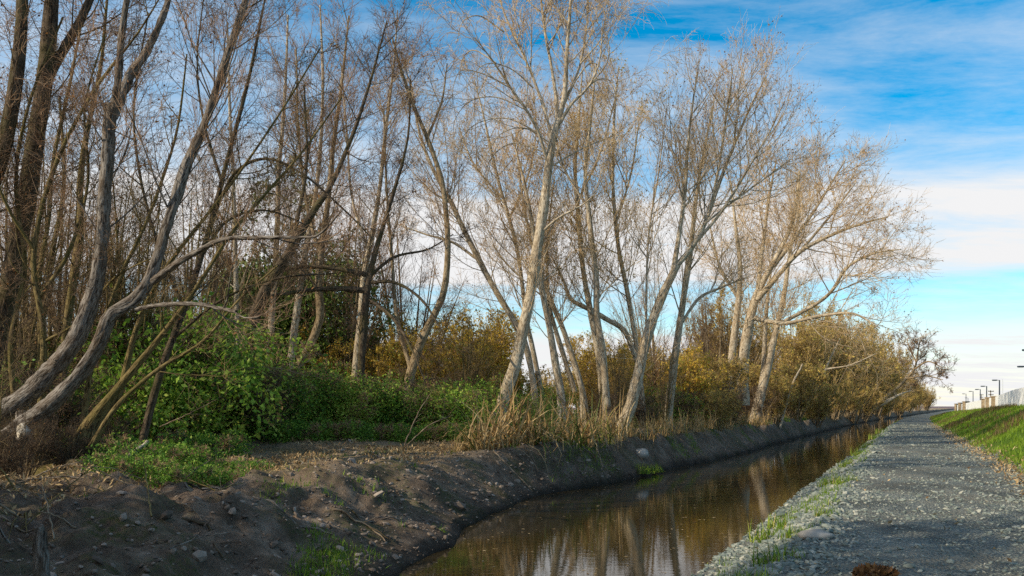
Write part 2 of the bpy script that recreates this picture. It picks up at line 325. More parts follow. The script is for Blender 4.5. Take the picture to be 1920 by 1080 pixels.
k = rng.random(len(Y)) < np.clip(.12+1.5*(pat-.32)+.75*edge+.35*sst(3.2, 4.0, v), .06, 1); Y, v, edge = Y[k], v[k], edge[k]
sz = rng.lognormal(np.log(.017), .40, len(Y))*(1+.7*edge)*(1+.012*(Y-8)); sz = np.clip(sz, .012, .16)
tag(stones('gravel', M['stone'], XL(Y)+v, Y, sz, rng), kind='stuff')
# soil clods and bits of rubble on the dirt bank
n = 6500; Y = rng.uniform(6, 30, n); d = rng.gamma(1.8, 1.2, n); X = XL(Y)+vLft(Y)-d
tag(stones('dirt_clods', M['clod'], X, Y, np.clip(rng.lognormal(np.log(.018), .6, n), .008, .12), rng, .7), kind='stuff')

# ------------------------------------------------------------------ blades
def blades(mb, X, Y, Z, L, W, rng, mt=0, lean=.35, droop=.5, seg=3, rnd=None):
    n = len(X); az = rng.uniform(0, 6.28, n); ln = np.abs(rng.normal(0, lean, n)); p = np.stack([X, Y, Z], -1)
    h = np.stack([np.cos(az), np.sin(az), 0*az], -1); side = np.stack([-np.sin(az+rng.normal(0, .6, n)), np.cos(az), 0*az], -1); side = nrm(side)
    rows = []; th = ln.copy(); dr = np.abs(rng.normal(0, droop, n))
    for j in range(seg+1):
        w = W*(1-j/seg)**.7
        if j < seg: rows += [p-side*w[:, None]*.5, p+side*w[:, None]*.5]
        else: rows += [p]
        p = p+(h*np.sin(th)[:, None]+np.array([0, 0, 1])*np.cos(th)[:, None])*(L/seg)[:, None]; th = th+dr
    V = np.stack(rows, 1); K = V.shape[1]; b = np.arange(n)[:, None]*K
    q = np.concatenate([b+np.array([[2*j, 2*j+1, 2*j+3, 2*j+2]]) for j in range(seg-1)]) if seg > 1 else None
    r = np.repeat(rng.random(n) if rnd is None else rnd, K)
    if q is not None: mb.add(V.reshape(-1, 3), q, mt, r)
    t = b+np.array([[2*seg-2, 2*seg-1, 2*seg]])
    mb.f.append(t+mb.n-n*K); mb.m.append(np.full(n, mt))
rng = np.random.default_rng(5)
n = 105000; Y = 14*np.exp(rng.random(n)**1.1*np.log(170/14)); v = 4.0+rng.beta(1.1, 1.3, n)*6.5; X = XL(Y)+v
k = X < .60*Y+1.5; Y, v, X = Y[k], v[k], X[k]
pt = fbm(X*.5, Y*.5, 3, 71); k = rng.random(len(Y)) < np.clip(.5+1.5*(pt-.3), .2, 1)*sst(3.9, 4.9, v+.6*(pt-.4)); X, Y, v, pt = X[k], Y[k], v[k], pt[k]
mb = MB(); blades(mb, X, Y, height(X, Y)-.02, rng.uniform(.08, .20, len(X))*(1+.004*Y), .011*(1+.035*Y)*rng.uniform(.7, 1.4, len(X)), rng, 0, .45, .35, 2, np.clip(.25+.9*(pt-.2)+rng.normal(0, .16, len(X)), 0, 1))
k = (fbm(X*.35, Y*.35, 3, 75) > .52) & (rng.random(len(X)) < .6); blades(mb, X[k], Y[k], height(X[k], Y[k]), rng.uniform(.18, .4, k.sum()), .012*(1+.04*Y[k]), rng, 1, .5, .3, 2)
n = 60000; Y = 10*np.exp(rng.random(n)*np.log(60/10)); d = rng.gamma(2, .9, n)+.15; X = XL(Y)+vLft(Y)-d; pt = fbm(X*.8+3, Y*.5, 4, 91); k = (pt > .55) & (rng.random(n) < np.clip((pt-.55)*8, 0, .75)); X, Y = X[k], Y[k]
blades(mb, X, Y, height(X, Y)-.01, rng.uniform(.05, .17, len(X)), .010*(1+.03*Y)*rng.uniform(.7, 1.3, len(X)), rng, 0, .6, .4, 2, np.clip(rng.normal(.35, .25, len(X)), 0, 1))
n = 16000; Y = 8*np.exp(rng.random(n)*np.log(120/8)); v = vR(Y)*rng.beta(1.6, 2.2, n)*1.1+.15; X = XL(Y)+v; pt = fbm(X*1.1+3, Y*.7, 4, 93); k = (pt > .57); X, Y = X[k], Y[k]
blades(mb, X, Y, height(X, Y)-.01, rng.uniform(.06, .18, len(X)), .010*(1+.03*Y)*rng.uniform(.7, 1.3, len(X)), rng, 0, .6, .4, 2, np.clip(rng.normal(.5, .25, len(X)), 0, 1))
tag(mb.build('grass', [M['grass'], M['weed']]), kind='stuff')
# leaf litter and dead stems on the flat top of the bank
n = 42000; Y = rng.uniform(11, 34, n); d = 1.6+rng.gamma(2.2, 2.0, n)+np.interp(Y, [12, 20], [2.0, 0]); X = XL(Y)+vLft(Y)-d; k = (fbm(X*.9, Y*.9, 3, 81) > .40) & (rng.random(n) < .9); X, Y = X[k], Y[k]
mb = MB(); leaves(mb, np.stack([X, Y, height(X, Y)+.012], -1), .10, 0, rng, .3, 2.5); Y = 8*np.exp(rng.random(160)*np.log(60/8)); v = rng.uniform(-1.5, 4.2, 160); X = XL(Y)+v; leaves(mb, np.stack([X, Y, height(X, Y)+.03], -1), .07, 0, rng, .5, 2.)
Y = 12*np.exp(rng.random(5000)*np.log(90/12)); v = 4.1+rng.normal(0, .35, 5000); X = XL(Y)+v; leaves(mb, np.stack([X, Y, height(X, Y)+.02], -1), .10, 0, rng, .35, 2.)
tag(mb.build('leaf_litter', M['litter'], smooth=False), kind='stuff')

rng = np.random.default_rng(17); n = 800; Y = rng.uniform(11, 60, n); v = vLft(Y)+(vR(Y)-vLft(Y))*rng.beta(.7, .9, n); mb = MB()
th = rng.uniform(0, 6.28, n); L = rng.uniform(.02, .05, n); d1 = np.stack([np.cos(th), np.sin(th), 0*th], -1)*L[:, None]; d2 = np.stack([-np.sin(th), np.cos(th), 0*th], -1)*L[:, None]*.45; p0 = np.stack([XL(Y)+v, Y, Y*0+WZ+.005], -1)
mb.add(np.stack([p0-d1, p0-d2, p0+d1, p0+d2], 1).reshape(-1, 3), np.arange(n)[:, None]*4+np.array([[0, 1, 2, 3]]), 0, np.repeat(rng.random(n), 4)); tag(mb.build('floating_leaves', M['litter'], smooth=False), kind='stuff')
# ------------------------------------------------------------------ trees
def kids(rng, Pp, Rp, n, u0, u1, ang, asd, L, fall, up, wig, k, rr, rmin, tip=.35, uexp=1., flat=0.):
    N, K, _ = Pp.shape; idx = np.repeat(np.arange(N), n) if np.isscalar(n) else np.repeat(np.arange(N), n); Mn = len(idx)
    u = u0+(u1-u0)*rng.random(Mn)**uexp; f = u*(K-1)*.9999; i = f.astype(int); fr = (f-i)[:, None]
    pos = Pp[idx, i]*(1-fr)+Pp[idx, i+1]*fr; t = nrm(Pp[idx, i+1]-Pp[idx, i]); rad = Rp[idx, i]*(1-fr[:, 0])+Rp[idx, i+1]*fr[:, 0]
    w = rng.normal(0, 1, (Mn, 3)); w = nrm(w-(w*t).sum(1, keepdims=True)*t); a = rng.normal(ang, asd, Mn)[:, None]
    d = nrm(t*np.cos(a)+w*np.sin(a)); ln = (L if np.isscalar(L) else np.asarray(L)[idx])*(1-fall*u)*rng.uniform(.6, 1.25, Mn); out = [pos]
    for j in range(k-1):
        uu = up(j/(k-1)) if callable(up) else up
        d = nrm(d+np.array([0, 0, 1])*uu/(k-1)*2+rng.normal(0, wig, (Mn, 3))); pos = pos+d*(ln/(k-1))[:, None]; out.append(pos)
    r0 = np.maximum(np.minimum(rad*rr*1.1, .0058*ln+rmin)*rng.uniform(.7, 1.1, Mn), rmin); R = r0[:, None]*np.linspace(1, tip, k)[None]
    return np.stack(out, 1), np.maximum(R, rmin*.6), ln
STY = {  # angle, spread, up-bend per level
 'poplar': dict(a=(.78, .70, .70), up=(.42, .25, .15), wig=(.06, .08, .10)),
 'weep':   dict(a=(.68, .65, .7), up=(lambda s: .75-2.6*s*s, lambda s: .5-2.6*s, lambda s: .0-1.8*s), wig=(.05, .06, .08)),
 'spread': dict(a=(.9, .8, .8), up=(.22, .15, .12), wig=(.08, .10, .12)),
 'wild':   dict(a=(.85, .85, .9), up=(.35, .10, .02), wig=(.11, .14, .16)),
}
def skeleton(rng, stems, style, n1, n2, n3, L1, u0=.35, rmin=.006, L2=.55, L3=.5, wob=.02, limbn=None, K=26):
    """stems: list of (N,4) arrays x,y,z,radius -> trunk curves, then three orders of branching"""
    S = STY[style]; Pt = []; Rt = []
    for s in stems:
        c = catmull(s, K); c[:, :3] += np.cumsum(rng.normal(0, wob*.35, (K, 3)), 0)*np.linspace(0, 1, K)[:, None]*.5; Pt.append(c[:, :3]); Rt.append(np.maximum(c[:, 3], rmin))
    Pt, Rt = np.array(Pt), np.array(Rt); ll = np.linalg.norm(np.diff(Pt, axis=1), axis=2).sum(1)
    nn = np.maximum((n1*ll/ll.max()*(np.ones(len(ll)) if limbn is None else np.array(limbn))).astype(int), 3)
    A, RA, la = kids(rng, Pt, Rt, nn, u0, 1, S['a'][0], .18, L1, .55, S['up'][0], S['wig'][0], 9, .55, rmin*1.6, .25)
    B, RB, lb = kids(rng, np.concatenate([A, A[:0]]), RA, n2, .15, 1, S['a'][1], .2, la*L2, .45, S['up'][1], S['wig'][1], 6, .6, rmin, .4)
    D, RD, ld = kids(rng, B, RB, n3, .1, 1, S['a'][2], .25, np.minimum(lb*L3, 1.3)+.15, .3, S['up'][2], S['wig'][2], 4, .6, rmin*.8, .5)
    return (Pt, Rt), (A, RA), (B, RB), (D, RD)
def tree(name, label, cat, base, stems, style, n1, n2, n3, L1, mb_, mt_, seed, group=None, lf=None, nleaf=0, lsize=.06, u0=.35, rmin=.006, sides=10, extra=None, L2=.55, L3=.5, limbn=None, lasp=.5, K=26):
    rng = np.random.default_rng(seed); base = np.asarray(base, float)
    sk = skeleton(rng, stems, style, n1, n2, n3, L1, u0, rmin, L2, L3, limbn=limbn, K=K)
    root = thing(name, label, cat, base, group)
    t = MB(); Rk = sk[0][1]
    if K > 30: Rk = Rk*(1+.12*(np.array([fbm(np.linspace(0, 9, K)+7*q, np.zeros(K)+seed, 3, q) for q in range(len(Rk))])-.45)*2)
    tubes(t, sk[0][0], Rk, sides, 0, rough=.06 if K < 30 else .11, rng=rng)
    t.build('trunk', mb_, root, origin=base)
    c = MB(); tubes(c, sk[1][0], sk[1][1], 5, 1, rng=rng); tubes(c, sk[2][0], sk[2][1], 3, 0, rng=rng); tubes(c, sk[3][0], sk[3][1], 3, 0, rng=rng)
    if nleaf:
        T = np.concatenate([sk[3][0][:, 1:].reshape(-1, 3), sk[2][0][:, 2:].reshape(-1, 3)]); p = T[rng.integers(0, len(T), nleaf)]+rng.normal(0, .03, (nleaf, 3))
        leaves(c, p, lsize, 2, rng, lasp, 0, drop=.6)
    c.build('crown', [mt_, mb_]+([lf] if lf else []), root, origin=base)
    return root, sk
WSC = .68
def px_stem(pts, Y, dY=0.):
    """trace: (px, py, width px) -> x,y,z,radius; dY lets a limb come forward or go back"""
    n = len(pts); o = []
    for j, (x, y, w) in enumerate(pts):
        d = Y+dY*j/max(n-1, 1); q = P(x, y, d); o.append([q[0], q[1], q[2], w*WSC/FP*d*.5])
    return np.array(o)
def trace_tree(name, label, Y, traces, style, n1, n2, n3, L1, mb_, mt_, seed, cat='tree', **kw):
    st = []
    for tr in traces:
        dY = 0
        if isinstance(tr[0], (int, float)): dY = tr[0]; tr = tr[1:]
        yo = 0
        if len(tr[0]) == 1: yo = tr[0][0]; tr = tr[1:]
        st.append(px_stem(tr, Y+yo, dY))
    b = st[0][0, :3].copy(); g = gz(b[0], b[1])
    # run the first stem down into the ground
    if kw.pop('root', True) and b[2] > g-.1:
        s = st[0]; d = s[0]-s[1]; foot = s[0].copy(); h = b[2]-g+.15; foot[2] -= h; foot[:2] += d[:2]/max(abs(d[2]), .3)*min(h, 1.0)*.5; foot[3] *= 1.75; st[0] = np.vstack([foot, s]); b = foot[:3]
    return tree(name, label, cat, b, st, style, n1, n2, n3, L1, mb_, mt_, seed, **kw)
BG, BP, BT, BD, BM = M['bark_grey'], M['bark_pale'], M['bark_tan'], M['bark_dark'], M['bark_moss']
TB, TT, TD, TG = M['twig_brown'], M['twig_tan'], M['twig_dark'], M['twig_gold']
LB, LU, LG = M['leaf_brown'], M['leaf_bud'], M['leaf_gold']
# ---- the big trunks on the near left
WSC = .52
r, _ = trace_tree('grey_trunk_tree', 'thick pale grey cracked trunk leaning right from the near left corner and forking high up', 17.5, [
 [(-60, 812, 74), (-10, 782, 72), (50, 742, 68), (110, 680, 62), (150, 620, 56), (178, 545, 50), (195, 450, 46), (200, 360, 44), (207, 280, 42), (214, 200, 40)],
 [-1., (210, 225, 30), (222, 150, 26), (228, 80, 23), (240, 10, 20), (250, -60, 16), (255, -200, 9)],
 [1., (212, 220, 34), (245, 140, 30), (275, 95, 25), (300, 40, 22), (325, -30, 18), (380, -180, 10)]],
 'poplar', 30, 9, 8, 3.4, BG, TB, 101, limbn=(.5, 1.2, 1.2), K=64, lf=LB, nleaf=700, lsize=.06, u0=.55, sides=16, rmin=.004)
st = MB(); a = P(44, 775, 17.2); b = P(42, 834, 16.95); tubes(st, np.array([[a, (a+b)/2, b]]), np.array([[.15, .135, .128]]), 12, 0, rough=.05)
tv = st.v[-1][-12:]; st.add(np.vstack([tv, tv.mean(0)]), [[i, (i+1) % 12, 12] for i in range(12)], 1)
s = st.build('sawn_stub', [BG, M['sawn_wood']], r, origin=np.array(r.location)); s['label'] = 'sawn limb stub with a pale bare cut face'
fc = MB(); c0 = P(42, 814, 16.83); th = np.linspace(0, 6.28, 15)[:-1]
rx = np.stack([np.cos(th)*.12*(1+.1*np.cos(3*th)), 0*th+.02*np.sin(2*th), np.sin(th)*.21], -1)+c0
fc.add(np.vstack([rx, rx+[0, .12, 0], c0-[0, .02, 0]]), [[i, (i+1) % 14, 28] for i in range(14)]); fc.f.append(np.array([[i, i+14, (i+1) % 14+14, (i+1) % 14] for i in range(14)])); fc.m.append(np.zeros(14, int))
fc.build('cut_face', M['sawn_wood'], r, origin=np.array(r.location))
trace_tree('ridged_trunk_tree', 'ridged grey trunk with a kinked elbow and a bare limb stub by the forked trunk', 17.0, [
 [(-30, 850, 74), (30, 806, 64), (90, 762, 58), (150, 700, 52), (185, 645, 48), (207, 592, 46), (255, 560, 44), (287, 510, 40), (312, 430, 36), (345, 330, 33), (378, 250, 30), (400, 190, 28), (425, 110, 26), (455, 30, 22), (480, -60, 17), (510, -200, 10)],
 [-1.5, (283, 530, 26), (330, 495, 24), (380, 465, 20), (420, 448, 17), (480, 446, 13), (560, 445, 10), (600, 440, 8), (645, 395, 5)],
 [-1., (255, 580, 18), (310, 570, 15), (370, 567, 14), (440, 580, 12)]],
 'poplar', 34, 9, 8, 3.4, BG, TB, 102, limbn=(1.3, .13, .08), K=64, lf=LB, nleaf=500, lsize=.06, u0=.5, sides=16, rmin=.004)
WSC = .68
trace_tree('mossy_willow', 'slim mossy stems fanning up right from the root stump beside the two grey trunks', 17.6, [
 [(138, 890, 130), (150, 850, 95), (168, 800, 46), (215, 735, 24), (270, 668, 18), (325, 600, 14), (380, 520, 12), (430, 440, 10), (490, 370, 8), (560, 290, 6), (640, 180, 4)],
 [(0.6,), (165, 850, 30), (190, 790, 26), (225, 735, 20), (243, 660, 17), (266, 590, 14), (320, 490, 11), (410, 375, 8), (500, 250, 6), (600, 90, 4)],
 [(1.2,), (150, 860, 26), (160, 760, 16), (180, 650, 13), (225, 520, 11), (280, 400, 9), (330, 250, 7), (350, 100, 4)],
 [(-.5,), (170, 840, 20), (220, 760, 14), (300, 690, 11), (380, 640, 8), (450, 560, 6), (520, 500, 4)]],
 'wild', 15, 7, 6, 1.8, BM, M['twig_olive'], 103, lf=LB, nleaf=500, lsize=.06, u0=.3, sides=9, rmin=.005, cat='willow')
trace_tree('dark_trunk_tree', 'broad dark furrowed trunk at the left edge behind the pale forked trunk', 20, [
 [(-35, 740, 72), (0, 610, 56), (28, 480, 50), (50, 360, 48), (68, 240, 45), (85, 120, 41), (95, 0, 36), (100, -90, 30), (110, -260, 16)],
 [1., (76, 175, 30), (115, 100, 25), (150, 40, 22), (180, -30, 18), (220, -150, 10)]], 'wild', 34, 9, 8, 3.4, BD, TB, 104, lf=LB, nleaf=900, lsize=.055, u0=.25, sides=14, rmin=.0045)
trace_tree('edge_trunk_tree', 'dark trunk slanting up along the left picture edge', 18.6, [
 [(-150, 740, 60), (-80, 560, 52), (-40, 420, 46), (0, 300, 42), (25, 190, 38), (38, 80, 34), (45, -60, 30), (50, -240, 14)]], 'wild', 30, 9, 8, 2.6, BD, TB, 105, lf=LB, nleaf=900, lsize=.06, u0=.25, sides=14, rmin=.0045)
trace_tree('mossy_stem_tree', 'thin sinuous mossy stems between the dark trunk and the pale forked trunk', 22, [
 [(118, 760, 24), (122, 640, 20), (138, 520, 22), (152, 430, 21), (150, 340, 18), (165, 240, 14), (190, 120, 10), (205, -40, 6)],
 [(.8,), (72, 780, 16), (76, 640, 14), (73, 520, 13), (90, 420, 12), (100, 300, 10), (130, 160, 8), (160, 0, 5)],
 [(2,), (20, 780, 16), (40, 640, 15), (80, 560, 13), (100, 460, 12), (120, 340, 10), (110, 180, 7)]], 'wild', 24, 9, 8, 2.0, BM, TB, 106, lf=LB, nleaf=900, lsize=.06, u0=.2, rmin=.0045)
trace_tree('arching_tree', 'thin dark tree whose long branches arch right across the gap beside the kinked grey trunk', 20, [
 [(262, 850, 26), (300, 700, 21), (352, 560, 18), (395, 420, 15), (425, 300, 12), (465, 150, 9), (500, -20, 5)],
 [-1, (402, 400, 10), (440, 325, 9), (500, 297, 8), (570, 328, 6), (640, 388, 5), (700, 450, 3)],
 [1, (378, 480, 9), (425, 415, 8), (500, 395, 6), (590, 430, 3)],
 [.5, (345, 580, 10), (300, 470, 9), (262, 330, 8), (250, 190, 6), (275, 30, 4)],
 [-1, (330, 630, 9), (420, 560, 7), (520, 522, 6), (630, 512, 3)], [1, (415, 340, 9), (380, 220, 7), (370, 110, 5), (385, -20, 3)]],
 'wild', 20, 8, 7, 1.9, BD, TD, 108, u0=.2, rmin=.0045, sides=9, lf=LB, nleaf=300, lsize=.06)
trace_tree('crooked_tree', 'thin crooked dark stems tangled in front of the broad dark trunk at the left edge', 18.4, [
 [(70, 860, 24), (82, 640, 18), (62, 480, 15), (100, 320, 12), (170, 180, 9), (260, 60, 6), (320, -40, 3)],
 [(.5,), (40, 850, 20), (20, 650, 15), (48, 500, 12), (30, 340, 10), (60, 180, 8), (120, 30, 5)],
 [1, (72, 560, 12), (130, 470, 10), (165, 340, 8), (160, 200, 6), (200, 60, 4)], [-1, (65, 470, 10), (10, 380, 8), (-30, 260, 6), (-60, 100, 4)], [-1, (85, 640, 9), (150, 600, 8), (215, 520, 6), (290, 480, 4)]],
 'wild', 24, 9, 7, 1.8, BM, TD, 109, u0=.15, rmin=.0045, sides=9, lf=LB, nleaf=500, lsize=.06)
# ---- slim trees of the thicket behind
def bgt(name, label, Y, traces, seed, style='poplar', n1=30, n2=9, n3=8, L1=3.6, b=BT, t=TB, **kw):
    kw.setdefault('lf', LB); kw.setdefault('nleaf', 350); kw.setdefault('lsize', .07); kw.setdefault('u0', .3); kw.setdefault('rmin', .0055)
    return trace_tree(name, label, Y, traces, style, n1, n2, n3, L1, b, t, seed, **kw)
bgt('slim_tree', 'straight slim sunlit stem just right of the broken grey limb end', 34, [[(445, 640, 14), (443, 540, 13), (440, 430, 12), (437, 330, 10), (430, 200, 8), (425, 40, 5)]], 201, b=BP)
bgt('leaning_tree', 'dark trunk leaning right through the thicket below the evergreen crown', 30, [[(455, 680, 38), (478, 590, 33), (510, 520, 28), (545, 470, 24), (585, 400, 20), (625, 340, 15), (680, 200, 9), (725, 40, 4)], [1, (540, 478, 14), (560, 400, 11), (575, 300, 8), (570, 160, 5)]], 202, 'wild', b=BD, t=TD)
bgt('slim_tree', 'pale straight stem lit on its left, first of the pair before the evergreen', 36, [[(506, 680, 22), (509, 600, 19), (515, 520, 16), (520, 420, 14), (522, 330, 12), (533, 200, 9), (540, 30, 5)]], 203, b=BP)
bgt('slim_tree', 'pale stem lit on its left rising beside the bowed trunk before the evergreen', 36, [[(544, 700, 23), (552, 620, 20), (562, 540, 17), (575, 460, 15), (590, 380, 12), (600, 280, 10), (605, 150, 8), (600, 10, 4)]], 204, b=BP)
bgt('bowed_tree', 'trunk bowed to the right at its foot by the orange shrubs', 33, [[(552, 705, 26), (583, 645, 25), (601, 590, 24), (597, 540, 22), (602, 470, 18), (615, 380, 15), (625, 280, 12), (640, 170, 9), (655, 30, 4)], [1, (600, 480, 12), (575, 380, 9), (560, 250, 7), (555, 90, 4)]], 205, b=BT)
bgt('slim_tree', 'pale slender trunk standing above the green brambles left of the curved dark trunk', 33, [[(664, 740, 24), (670, 660, 21), (677, 590, 18), (682, 520, 16), (697, 440, 14), (712, 350, 12), (722, 250, 10), (738, 120, 6), (745, 20, 3)], [1, (690, 470, 8), (660, 370, 7), (650, 250, 5), (640, 120, 3)]], 206, b=BP)
bgt('tangled_tree', 'gnarled dark tree with matted horizontal boughs in the thicket', 31, [[(676, 735, 22), (680, 640, 22), (688, 545, 22), (705, 470, 15), (735, 370, 11), (765, 260, 7), (770, 150, 4)],
 [-1, (690, 545, 18), (620, 541, 15), (545, 549, 10), (495, 556, 5)], [1, (690, 515, 15), (620, 502, 12), (560, 500, 10), (520, 508, 5)], [-1, (692, 530, 11), (740, 530, 9), (790, 562, 7), (832, 625, 3)], [1, (690, 520, 10), (740, 482, 8), (800, 468, 5), (850, 440, 3)], [-2, (690, 560, 10), (740, 600, 9), (775, 660, 6), (800, 720, 3)]], 207, 'wild', 20, 10, 9, 2.0, b=BD, t=TD, limbn=(.7, 1.6, 1.4, 1.2, 1.2, .8), u0=.25, nleaf=300)
bgt('curved_tree', 'dark trunk curving like a bow, nearest bare tree left of the tall central one', 31, [[(768, 715, 30), (785, 652, 24), (808, 602, 21), (832, 547, 19), (839, 470, 17), (836, 400, 15), (828, 340, 14), (805, 270, 12), (780, 210, 10), (758, 150, 8), (735, 70, 4)], [1, (800, 262, 8), (828, 190, 6), (838, 120, 3)], [1, (770, 690, 14), (745, 600, 11), (735, 480, 9), (725, 350, 7), (720, 200, 4)]], 208, 'weep', 22, 8, 6, 2.8, b=BT, t=TB, u0=.35)
# ---- middle trees
def mid(name, label, Y, traces, seed, **kw):
    kw.setdefault('b', BP); kw.setdefault('t', TT); kw.setdefault('lf', LU); kw.setdefault('nleaf', 1100); kw.setdefault('lsize', .085); kw.setdefault('rmin', .0058); kw.setdefault('L1', 4.6); kw.setdefault('style', 'poplar')
    return bgt(name, label, Y, traces, seed, **kw)
mid('leaning_tree', 'pale trunk leaning far left behind the tall central tree', 40, [[(1000, 720, 18), (985, 645, 18), (960, 595, 17), (930, 545, 16), (900, 490, 15), (870, 430, 14), (850, 385, 12), (830, 350, 11), (805, 300, 9), (785, 240, 7), (770, 140, 3)], [1, (900, 490, 8), (850, 455, 7), (800, 440, 5), (740, 420, 3)]], 301)
mid('slim_tree', 'pale slim trunk crossing behind the tall central tree with a fan of fine upright boughs', 42, [[(1020, 760, 15), (1000, 660, 14), (985, 590, 12), (980, 540, 11), (970, 470, 11), (955, 410, 10), (940, 360, 9), (925, 300, 8), (910, 230, 6), (890, 150, 3)], [1, (955, 410, 7), (990, 330, 6), (1005, 250, 4), (1000, 170, 3)], [1, (940, 370, 6), (890, 310, 5), (860, 240, 3)]], 302, n1=34)
mid('slim_tree', 'cream trunk leaning left immediately right of the tall central trunk', 38, [[(1052, 745, 23), (1042, 685, 21), (1031, 620, 18), (1019, 560, 16), (1010, 500, 14), (1000, 430, 11), (985, 350, 8), (960, 250, 4)]], 303)
mid('twin_stem_tree', 'pair of cream stems leaning left over the patch of open sky', 40, [[(1092, 735, 17), (1072, 665, 16), (1054, 612, 15), (1036, 570, 13), (1020, 530, 12), (1000, 470, 9), (985, 400, 7), (970, 300, 4)], [(.5,), (1078, 735, 15), (1058, 670, 14), (1042, 620, 13), (1030, 570, 11), (1026, 500, 9), (1030, 420, 6), (1040, 330, 3)]], 304, n1=24)
mid('slim_tree', 'left one of two straight upright tan trunks right of the open sky', 40, [[(1130, 760, 18), (1121, 660, 17), (1108, 590, 16), (1095, 520, 14), (1088, 450, 13), (1082, 380, 12), (1078, 310, 10), (1085, 220, 7), (1092, 130, 3)], [1, (1082, 380, 7), (1120, 300, 6), (1145, 220, 4), (1160, 150, 2)]], 305, t=TG)
mid('slim_tree', 'right one of two straight upright tan trunks right of the open sky', 37, [[(1138, 760, 22), (1130, 660, 19), (1119, 590, 18), (1118, 520, 16), (1110, 450, 14), (1103, 390, 13), (1097, 320, 10), (1107, 230, 8), (1118, 120, 4)], [1, (1103, 390, 7), (1060, 320, 6), (1040, 250, 4)]], 306, t=TG)
mid('arching_tree', 'tree with orange leaves low on its trunk and one bough arching left', 41, [[(1203, 740, 16), (1192, 640, 14), (1174, 540, 13), (1160, 470, 12), (1152, 400, 11), (1148, 330, 9), (1150, 230, 7), (1158, 130, 3)], [-1, (1195, 680, 13), (1172, 622, 14), (1140, 600, 14), (1105, 580, 13), (1070, 560, 11), (1058, 530, 8), (1035, 480, 4)], [1, (1155, 420, 7), (1185, 320, 5), (1200, 220, 3)]], 307, nleaf=2200, lf=LG, lsize=.10)
WSC = .55
trace_tree('tall_poplar', 'tallest bare tree in the middle with one straight trunk and drooping whip branches', 32, [
 [(934, 795, 50), (946, 740, 45), (967, 682, 42), (980, 620, 40), (993, 560, 38), (1003, 500, 36), (1012, 440, 33), (1022, 370, 30), (1030, 300, 28), (1037, 260, 25), (1048, 225, 23)],
 [(1046, 235, 18), (1058, 180, 17), (1062, 120, 14), (1066, 60, 12), (1072, -20, 9), (1082, -110, 4)],
 [1, (1045, 235, 15), (1043, 190, 13), (1035, 130, 10), (1022, 60, 8), (1012, -30, 6), (1005, -110, 3)],
 [-1.5, (1028, 310, 12), (1012, 255, 11), (990, 210, 9), (955, 160, 8), (925, 115, 6), (890, 70, 3)],
 [1.5, (1036, 270, 12), (1025, 220, 10), (1005, 160, 9), (980, 100, 7), (950, 35, 6), (925, -40, 3)],
 [-1, (1050, 230, 13), (1072, 195, 10), (1105, 160, 7), (1125, 110, 5), (1130, 40, 3)],
 [1, (1055, 200, 10), (1085, 130, 8), (1100, 50, 6), (1105, -40, 3)],
 [1, (1034, 312, 7), (1070, 290, 6), (1110, 270, 4), (1150, 255, 3)], [-1, (1010, 440, 8), (1045, 410, 7), (1090, 385, 5), (1120, 360, 3)],
 [-.6, (958,165, 5.2), (905,138, 4.1), (865,132, 3), (850,165, 1.9), (849,205, 1.6)],
 [.5, (985,205, 5.2), (930,182, 4.1), (880,190, 3), (853,225, 1.9), (850,260, 1.6)],
 [0, (1012,250, 5.2), (950,222, 4.1), (895,232, 3), (865,262, 1.9), (856,300, 1.6)],
 [1, (930,118, 5.2), (890,95, 4.1), (868,110, 3), (862,150, 1.9)],
 [-1, (1000,165, 5.2), (960,130, 4.1), (915,118, 3), (885,140, 1.9), (872,180, 1.6)],
 [-.6, (1105,160, 5.2), (1138,118, 4.1), (1140,75, 3), (1118,40, 1.9)],
 [.5, (1088,120, 5.2), (1128,70, 4.1), (1132,20, 3), (1105,-10, 1.9)],
 [0, (1072,195, 5.2), (1120,150, 4.1), (1150,160, 3), (1152,215, 1.9)],
 [1, (1020,285, 5.2), (965,268, 4.1), (925,290, 3), (905,330, 1.9)],
 [-1, (945,60, 5.2), (900,30, 4.1), (868,40, 3), (855,80, 1.9)],
 [-.6, (1035,270, 5.2), (985,240, 4.1), (940,250, 3), (912,290, 1.9)],
 [.5, (1060,180, 5.2), (1105,120, 4.1), (1135,140, 3), (1142,190, 1.9)]],
 'weep', 26, 9, 6, 4.2, BP, TT, 310, limbn=(.35, 1, 1, 1, 1, .9, .9, .5, .6)+(.2,)*12, u0=.3, sides=14, rmin=.006, cat='poplar')
trace_tree('forked_poplar', 'grey trunk leaning right at the bank edge, forking into an upright fan of boughs', 35, [
 [(1160, 815, 50), (1180, 768, 42), (1195, 710, 38), (1208, 650, 35), (1225, 595, 32), (1245, 545, 29), (1268, 497, 26)],
 [(1262, 510, 19), (1275, 430, 15), (1285, 350, 12), (1290, 270, 9), (1300, 190, 6), (1308, 130, 3)],
 [1, (1264, 505, 21), (1300, 460, 18), (1325, 410, 15), (1350, 340, 12), (1380, 265, 9), (1412, 190, 6), (1440, 140, 3)],
 [-1, (1298, 462, 12), (1350, 400, 10), (1400, 320, 7), (1440, 250, 5), (1470, 190, 3)],
 [1, (1212, 640, 9), (1212, 540, 8), (1217, 430, 6), (1235, 320, 5), (1250, 200, 3)], [-1, (1330, 400, 9), (1350, 300, 8), (1365, 200, 6), (1375, 130, 3)],
 [1, (1320, 420, 8), (1385, 370, 6), (1440, 330, 5), (1480, 300, 3)]],
 'poplar', 22, 8, 6, 4.4, BP, TT, 311, limbn=(.4, 1.1, 1.2, 1, .9, 1, .8), lf=LU, nleaf=2600, lsize=.075, u0=.25, sides=14, rmin=.006, cat='poplar')
WSC = .68
